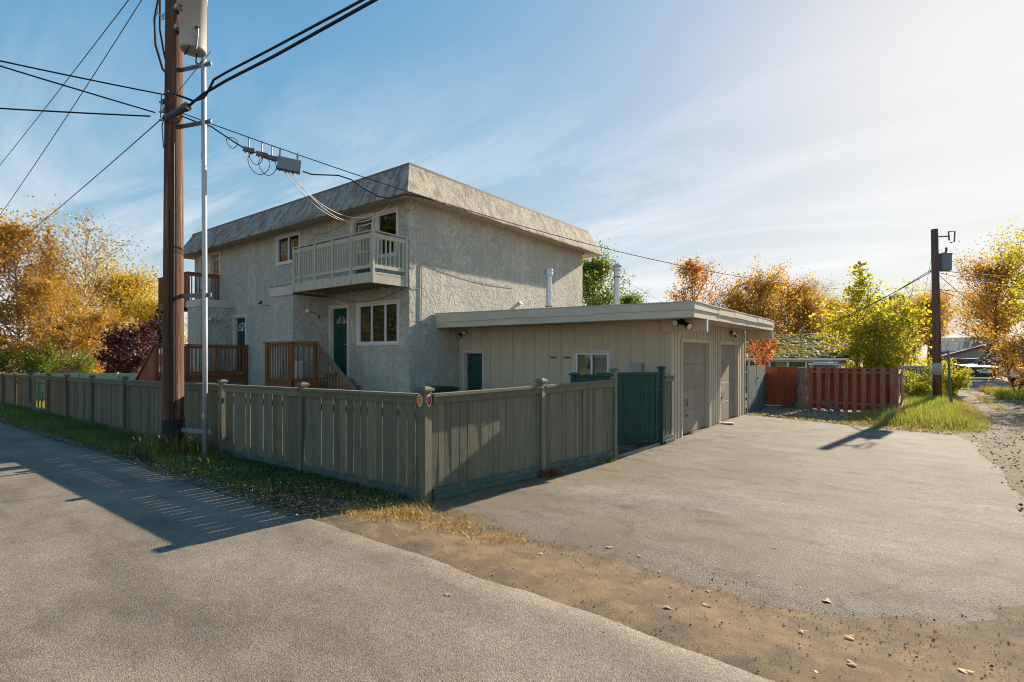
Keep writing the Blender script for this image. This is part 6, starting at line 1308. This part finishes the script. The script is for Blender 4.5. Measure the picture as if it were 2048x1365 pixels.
# verge: density thins toward the road and with distance
def kv(x, y, g): 
    e_ = edge_y(x) + .22; f = fbm(x, y, .9, 6, 3); bare = (x > 4.3) & (y < -5.2 - (5.9 - x) * .35)
    return (y > e_ + .2 * f) & (g.random(len(x)) < .55 + .45 * f) & ~(bare & (g.random(len(x)) < .93))
xy = scatter(60000, -6, 5.5, -6.5, -4.9, 1, kv); f = fbm(xy[:, 0], xy[:, 1], .7, 8, 3); hh = (.05 + .10 * np.random.default_rng(1).random(len(xy))) * (1 + .8 * np.exp(-((xy[:, 0] + .3) / .8) ** 2)) * (1 - .35 * (xy[:, 0] > 1.2))
blades('verge_grass', xy, hh, .009, GREENG, 2, .8, .55 + .5 * f)
xy = scatter(50000, -34, -6, -6.9, -4.9, 3, kv); f = fbm(xy[:, 0], xy[:, 1], .7, 8, 3); blades('verge_grass', xy, .08 + .13 * np.random.default_rng(2).random(len(xy)), .016, GREENG, 4, .8, .62 + .5 * f)
xy = scatter(700, -1.0, .55, -5.95, -5.15, 5, lambda x, y, g: np.hypot(x + .2, y + 5.6) < .62); blades('tall_grass', xy, .25 + .35 * np.random.default_rng(3).random(len(xy)), .011, GREENG, 6, .55, .5 + 0 * xy[:, 0])
yard = scatter(26000, -30, 5.6, -4.65, -.3, 7, lambda x, y, g: ~((x > -14) & (y > -3.2))); blades('yard_grass', yard, .05 + .08 * np.random.default_rng(4).random(len(yard)), .02, LUSH, 8, .8)
# dry golden grass at the fence corner and along the edges
def kd(x, y, g): c = np.exp(-(((x - 6.15) / .55) ** 2 + ((y + 5.35) / .36) ** 2)) + .45 * np.exp(-(((x - 6.9) / .7) ** 2 + ((y + 5.4) / .25) ** 2)) + .5 * np.exp(-(((x - 5.7) / .35) ** 2 + ((y + 5.9) / .25) ** 2)); return g.random(len(x)) < c * (.6 + .5 * fbm(x, y, 3, 5, 2))
xy = scatter(48000, 5.2, 8.6, -6.3, -4.9, 9, kd); blades('dry_grass', xy, .015 + .05 * np.random.default_rng(5).random(len(xy)) ** 2 * (1 + 1.0 * np.exp(-((xy[:, 0] - 5.95) / .2) ** 2)), .007, DRYG, 10, 1.4)
# grassy patch at the far end
def kp(x, y, g):
    lo = np.interp(x, [6.5, 8, 9.3, 10.2, 11.4, 12.0, 12.5], [8.45, 7.9, 7.4, 6.95, 6.85, 7.7, 10.5]) + .12 * fbm(x, y, 1.5, 3, 3)
    rt = np.interp(y, [6.5, 8, 11, 17, 25, 30], [11.7, 12.15, 12.5, 12.5, 12.15, 11.0]) + .15 * fbm(x, y, 1.2, 4, 3)
    ins = (y > lo) & (x < rt) & ~((x < 10.42) & (y > 11.0)); rim = (y < lo + .35); strip_ = (x < 9.0)
    return ins & (~strip_ | rim | (g.random(len(x)) < .16 + .5 * (y > 10.4)))
xy = scatter(64000, 6.5, 12.8, 6.7, 26, 11, kp); g5 = np.random.default_rng(6); tallf = sm((xy[:, 0] - 9.0) / 1.2) * sm((xy[:, 1] - 7.2) / 1.6) * sm((12.5 - xy[:, 0]) / 1.2)
blades('weedy_grass', xy, (.06 + .30 * tallf) * g5.uniform(.5, 1.2, len(xy)), .014, LUSH, 12, .8, np.clip(.28 + .5 * tallf + .35 * fbm(xy[:, 0], xy[:, 1], .8, 9, 3), 0, 1))
xy = scatter(16000, 13.2, 19, 20.5, 27.2, 13, lambda x, y, g: (x > 13.7 + .3 * fbm(x, y, 1, 2, 3) - (y - 21) * .03) & (g.random(len(x)) < .8)); blades('alley_weeds', xy, .1 + .28 * np.random.default_rng(7).random(len(xy)), .03, LUSH, 14, .8, .45 + .4 * fbm(xy[:, 0], xy[:, 1], .6, 4, 3))
xy = scatter(1400, 12.6, 13.5, 13, 24, 15, lambda x, y, g: np.abs(x - 13.05 - .1 * fbm(x, y, .5, 1, 2)) < .18); blades('lane_grass', xy, .04 + .08 * np.random.default_rng(8).random(len(xy)), .02, LUSH, 16, .9, .3 + 0 * xy[:, 0])
def flakes(name, xy, size, pal, seed, zl=.008):
    g = np.random.default_rng(seed); n_ = len(xy); z = gz(xy[:, 0], xy[:, 1]) + zl; a = g.uniform(0, 6.28, n_); s = size * g.uniform(.5, 1.3, n_); u = np.stack([np.cos(a), np.sin(a), g.normal(0, .35, n_)], -1) * s[:, None]; v = np.stack([-np.sin(a), np.cos(a), g.normal(0, .35, n_)], -1) * s[:, None] * .6
    c = np.stack([xy[:, 0], xy[:, 1], z + np.abs(g.normal(0, .012, n_))], -1); V = np.stack([c - u, c + v, c + u, c - v], 1).reshape(-1, 3)
    return stuff(link_mesh(name, np_mesh(name, V, np.arange(n_ * 4).reshape(-1, 4), tint=g.random(n_)), pal, None, Vector((0, 0, 0))))
def kl(x, y, g): return (y > edge_y(x) + .1) & (g.random(len(x)) < np.clip(.45 + .9 * fbm(x, y, .8, 12, 3), .03, 1))
flakes('leaf_litter', scatter(15000, -3, 5.6, -6.35, -4.9, 17, kl), .022, LITTER, 18)
flakes('broadleaf_weeds', scatter(7000, 1.2, 5.4, -5.9, -4.9, 19, lambda x, y, g: g.random(len(x)) < np.clip(.2 + 1.2 * fbm(x, y, .9, 15, 3), 0, 1)), .02, leafmat('weed_leaf', (.02, .045, .012), (.045, .09, .018), (.14, .19, .03), .3), 20, .035)
flakes('leaf_litter', scatter(2600, 6.5, 11.5, 6.7, 9, 21, lambda x, y, g: np.abs(y - np.interp(x, [6.5, 8, 9.3, 10.2, 11.4], [8.3, 7.75, 7.3, 6.9, 6.75])) < .22), .03, leafmat('yellow_litter', (.16, .08, .02), (.36, .24, .04), (.5, .4, .08), .2), 22, .02)
flakes('leaf_litter', scatter(420, 6.2, 12.5, -6.5, -3.5, 61, lambda x, y, g: (y < -4.7) & (y > -7)), .011, leafmat('brown_litter', (.12, .06, .025), (.26, .15, .06), (.42, .30, .14), .1), 62, .010)
# pebbles and gravel
def pebbles(name, xy, lo, hi, seed, m_):
    g = np.random.default_rng(seed); n_ = len(xy); base = np.array([(1, 0, 0), (0, 1, 0), (-1, 0, 0), (0, -1, 0), (.1, 0, .7), (0, .1, -.5)]); s = (lo + (hi - lo) * g.random(n_) ** 4)
    a = g.uniform(0, 6.28, n_); jit = g.uniform(.65, 1.3, (n_, 6, 1)); B = base[None] * jit; asp = g.uniform(.6, 1.0, n_)
    X = B[:, :, 0] * np.cos(a)[:, None] - B[:, :, 1] * np.sin(a)[:, None] * asp[:, None]; Y = B[:, :, 0] * np.sin(a)[:, None] + B[:, :, 1] * np.cos(a)[:, None] * asp[:, None]
    V = np.stack([X * s[:, None] + xy[:, :1], Y * s[:, None] + xy[:, 1:], B[:, :, 2] * s[:, None] + dirt_z(xy[:, 0], xy[:, 1])[:, None] + .004 + s[:, None] * .25], -1).reshape(-1, 3)
    t_ = np.array([(0, 1, 4), (1, 2, 4), (2, 3, 4), (3, 0, 4), (1, 0, 5), (2, 1, 5), (3, 2, 5), (0, 3, 5)]); F = (np.arange(n_)[:, None, None] * 6 + t_[None]).reshape(-1, 3)
    return stuff(link_mesh(name, np_mesh(name, V, None, F, tint=np.repeat(g.random(n_), 8)), m_, None, Vector((0, 0, 0))))
GRAV = leafmat('gravel_stone', (.085, .065, .048), (.17, .13, .09), (.38, .32, .26), .0)
def kg(x, y, g): e_ = np.abs(y - (-6.35)); return (y > -6.42) & (y < -4.95) & (g.random(len(x)) < .22 + .8 * np.exp(-(e_ / .12) ** 2) + .35 * np.exp(-((y + 5.25) / .2) ** 2))
pebbles('gravel', scatter(30000, 5.2, 13.5, -6.5, -4.8, 53, kg), .0015, .006, 54, GRAV)
pebbles('gravel', scatter(12000, 9.4, 14.5, -5.8, -1, 55, lambda x, y, g: (x > np.interp(y, [-5.5, -4.3, -3.2, -.4], [9.2, 10.5, 11.1, 11.5])) & (g.random(len(x)) < .9)), .0015, .006, 56, GRAV)
pebbles('gravel', scatter(7000, 5.2, 13.5, -6.5, -4.8, 23, kg), .002, .011, 24, GRAV)
pebbles('gravel', scatter(5000, 10.2, 14.5, -5.6, -1, 25, lambda x, y, g: (x > np.interp(y, [-5.5, -4.3, -3.2, -.4], [10.0, 10.9, 11.3, 11.6])) & (g.random(len(x)) < .8)), .002, .011, 26, GRAV)
pebbles('gravel', scatter(5000, 11.6, 15, -1, 14, 27, lambda x, y, g: g.random(len(x)) < .8), .006, .03, 28, GRAV)
pebbles('gravel', scatter(3500, -14, 5.4, -6.55, -6.1, 29, lambda x, y, g: np.abs(y - edge_y(x) - .12) < .14), .006, .028, 30, GRAV)
pebbles('loose_grit', scatter(500, 6.3, 11.5, -5.2, 6, 31, lambda x, y, g: g.random(len(x)) < np.exp(-(y + 5.2) / 2.2)), .003, .012, 32, GRAV)
pebbles('loose_grit', scatter(260, 6, 12, -8.5, -6.5, 33, lambda x, y, g: g.random(len(x)) < np.exp((y + 6.5) / .6)), .003, .009, 34, GRAV)
pebbles('gravel', scatter(2600, 6.5, 9.0, 8.2, 11.2, 35, lambda x, y, g: y > np.interp(x, [6.5, 8, 9.3], [8.4, 7.9, 7.5])), .008, .04, 36, leafmat('pale_gravel', (.15, .14, .12), (.28, .26, .23), (.45, .42, .38), 0.))
# tumbleweed of dry grass and two weed tufts against the driveway fence
def tuft(name, label, loc, n_, h, wid, pal, seed, lean, cat):
    g = np.random.default_rng(seed); xy = np.array(loc)[None, :2] + g.normal(0, wid, (n_, 2)) * np.array([.5, 1]); o = blades(name, xy, h * g.uniform(.4, 1, n_), .006, pal, seed, lean); del o['kind']
    return tag(o, label, cat)
tuft('dry_grass_clump', 'round clump of reddish dry grass against the foot of the driveway fence', (6.16, -2.62), 900, .17, .085, leafmat('rust_straw', (.20, .09, .05), (.34, .17, .09), (.42, .26, .13), .2), 41, 2.2, 'grass clump')
tuft('weed_tuft', 'larger yellow green weed tuft at the right end of the driveway fence', (6.28, -.78), 260, .11, .07, LUSH, 42, 1.2, 'weed'); tuft('weed_tuft', 'smaller yellow green weed tuft left of the larger one by the driveway fence', (6.25, -1.12), 180, .08, .06, LUSH, 43, 1.2, 'weed')
# fallen leaves one can pick out
lv = [(7.98, -6.72, 'tan leaf lying alone on the street asphalt'), (10.06, -4.94, 'curled tan leaf on the driveway rim nearest the right'), (9.34, -5.32, 'long pale leaf on the dirt below the driveway rim'), (9.24, -5.88, 'pale pebble sized leaf in the dirt strip'), (10.0, -5.6, 'cream leaf in the dirt strip right of the tyre marks'), (10.24, -5.46, 'cream leaf at the lower right of the dirt strip'),
      (10.28, -5.9, 'cream heart shaped leaf near the bottom edge'), (10.78, -5.5, 'tan leaf in the lower right corner'), (8.63, -4.98, 'small orange leaf on the near driveway rim'), (7.95, -5.53, 'small orange leaf in the dirt near the dry grass'), (9.42, -5.63, 'brown leaf beside the tyre marks'), (11.32, -.56, 'yellow leaf on the right side of the driveway'), (9.54, -4.0, 'tan leaf in the middle of the driveway'), (8.33, -4.94, 'yellow leaf on the driveway rim left of the orange one')]
LEAFM = mat('fallen_leaf_tan', (.42, .25, .11), .7, .35, 9, rand=.25)
for i, (x, y, lab) in enumerate(lv):
    s = .026 + .018 * rnd.random(); a0 = rnd.uniform(0, 6.28); z = float(gz(x, y)) + (.026 if y < -6.4 else .010 if y > -5.1 else .008); b = MB(); ring = []
    for k in range(10):
        t = 2 * math.pi * k / 10; rr_ = s * (1 - .35 * abs(math.sin(t * 1.5))) * (1.25 if k == 0 else 1); ring.append((x + rr_ * math.cos(t + a0), y + rr_ * .75 * math.sin(t + a0), z + .004 * math.cos(2 * t) + rnd.uniform(0, .003)))
    b.add([(x, y, z + .002)] + ring, [(0, 1 + k, 1 + (k + 1) % 10) for k in range(10)]); tag(obj('fallen_leaf', b, LEAFM, None), lab, 'leaf', 'fallen leaves')
b = MB(); b.cbox(6.42, 6.80, 5.35, 5.47, -.085, -.045, .008); tag(obj('white_plank', b, BAGW, None), 'short white plank lying in front of the post between the garage doors', 'plank')
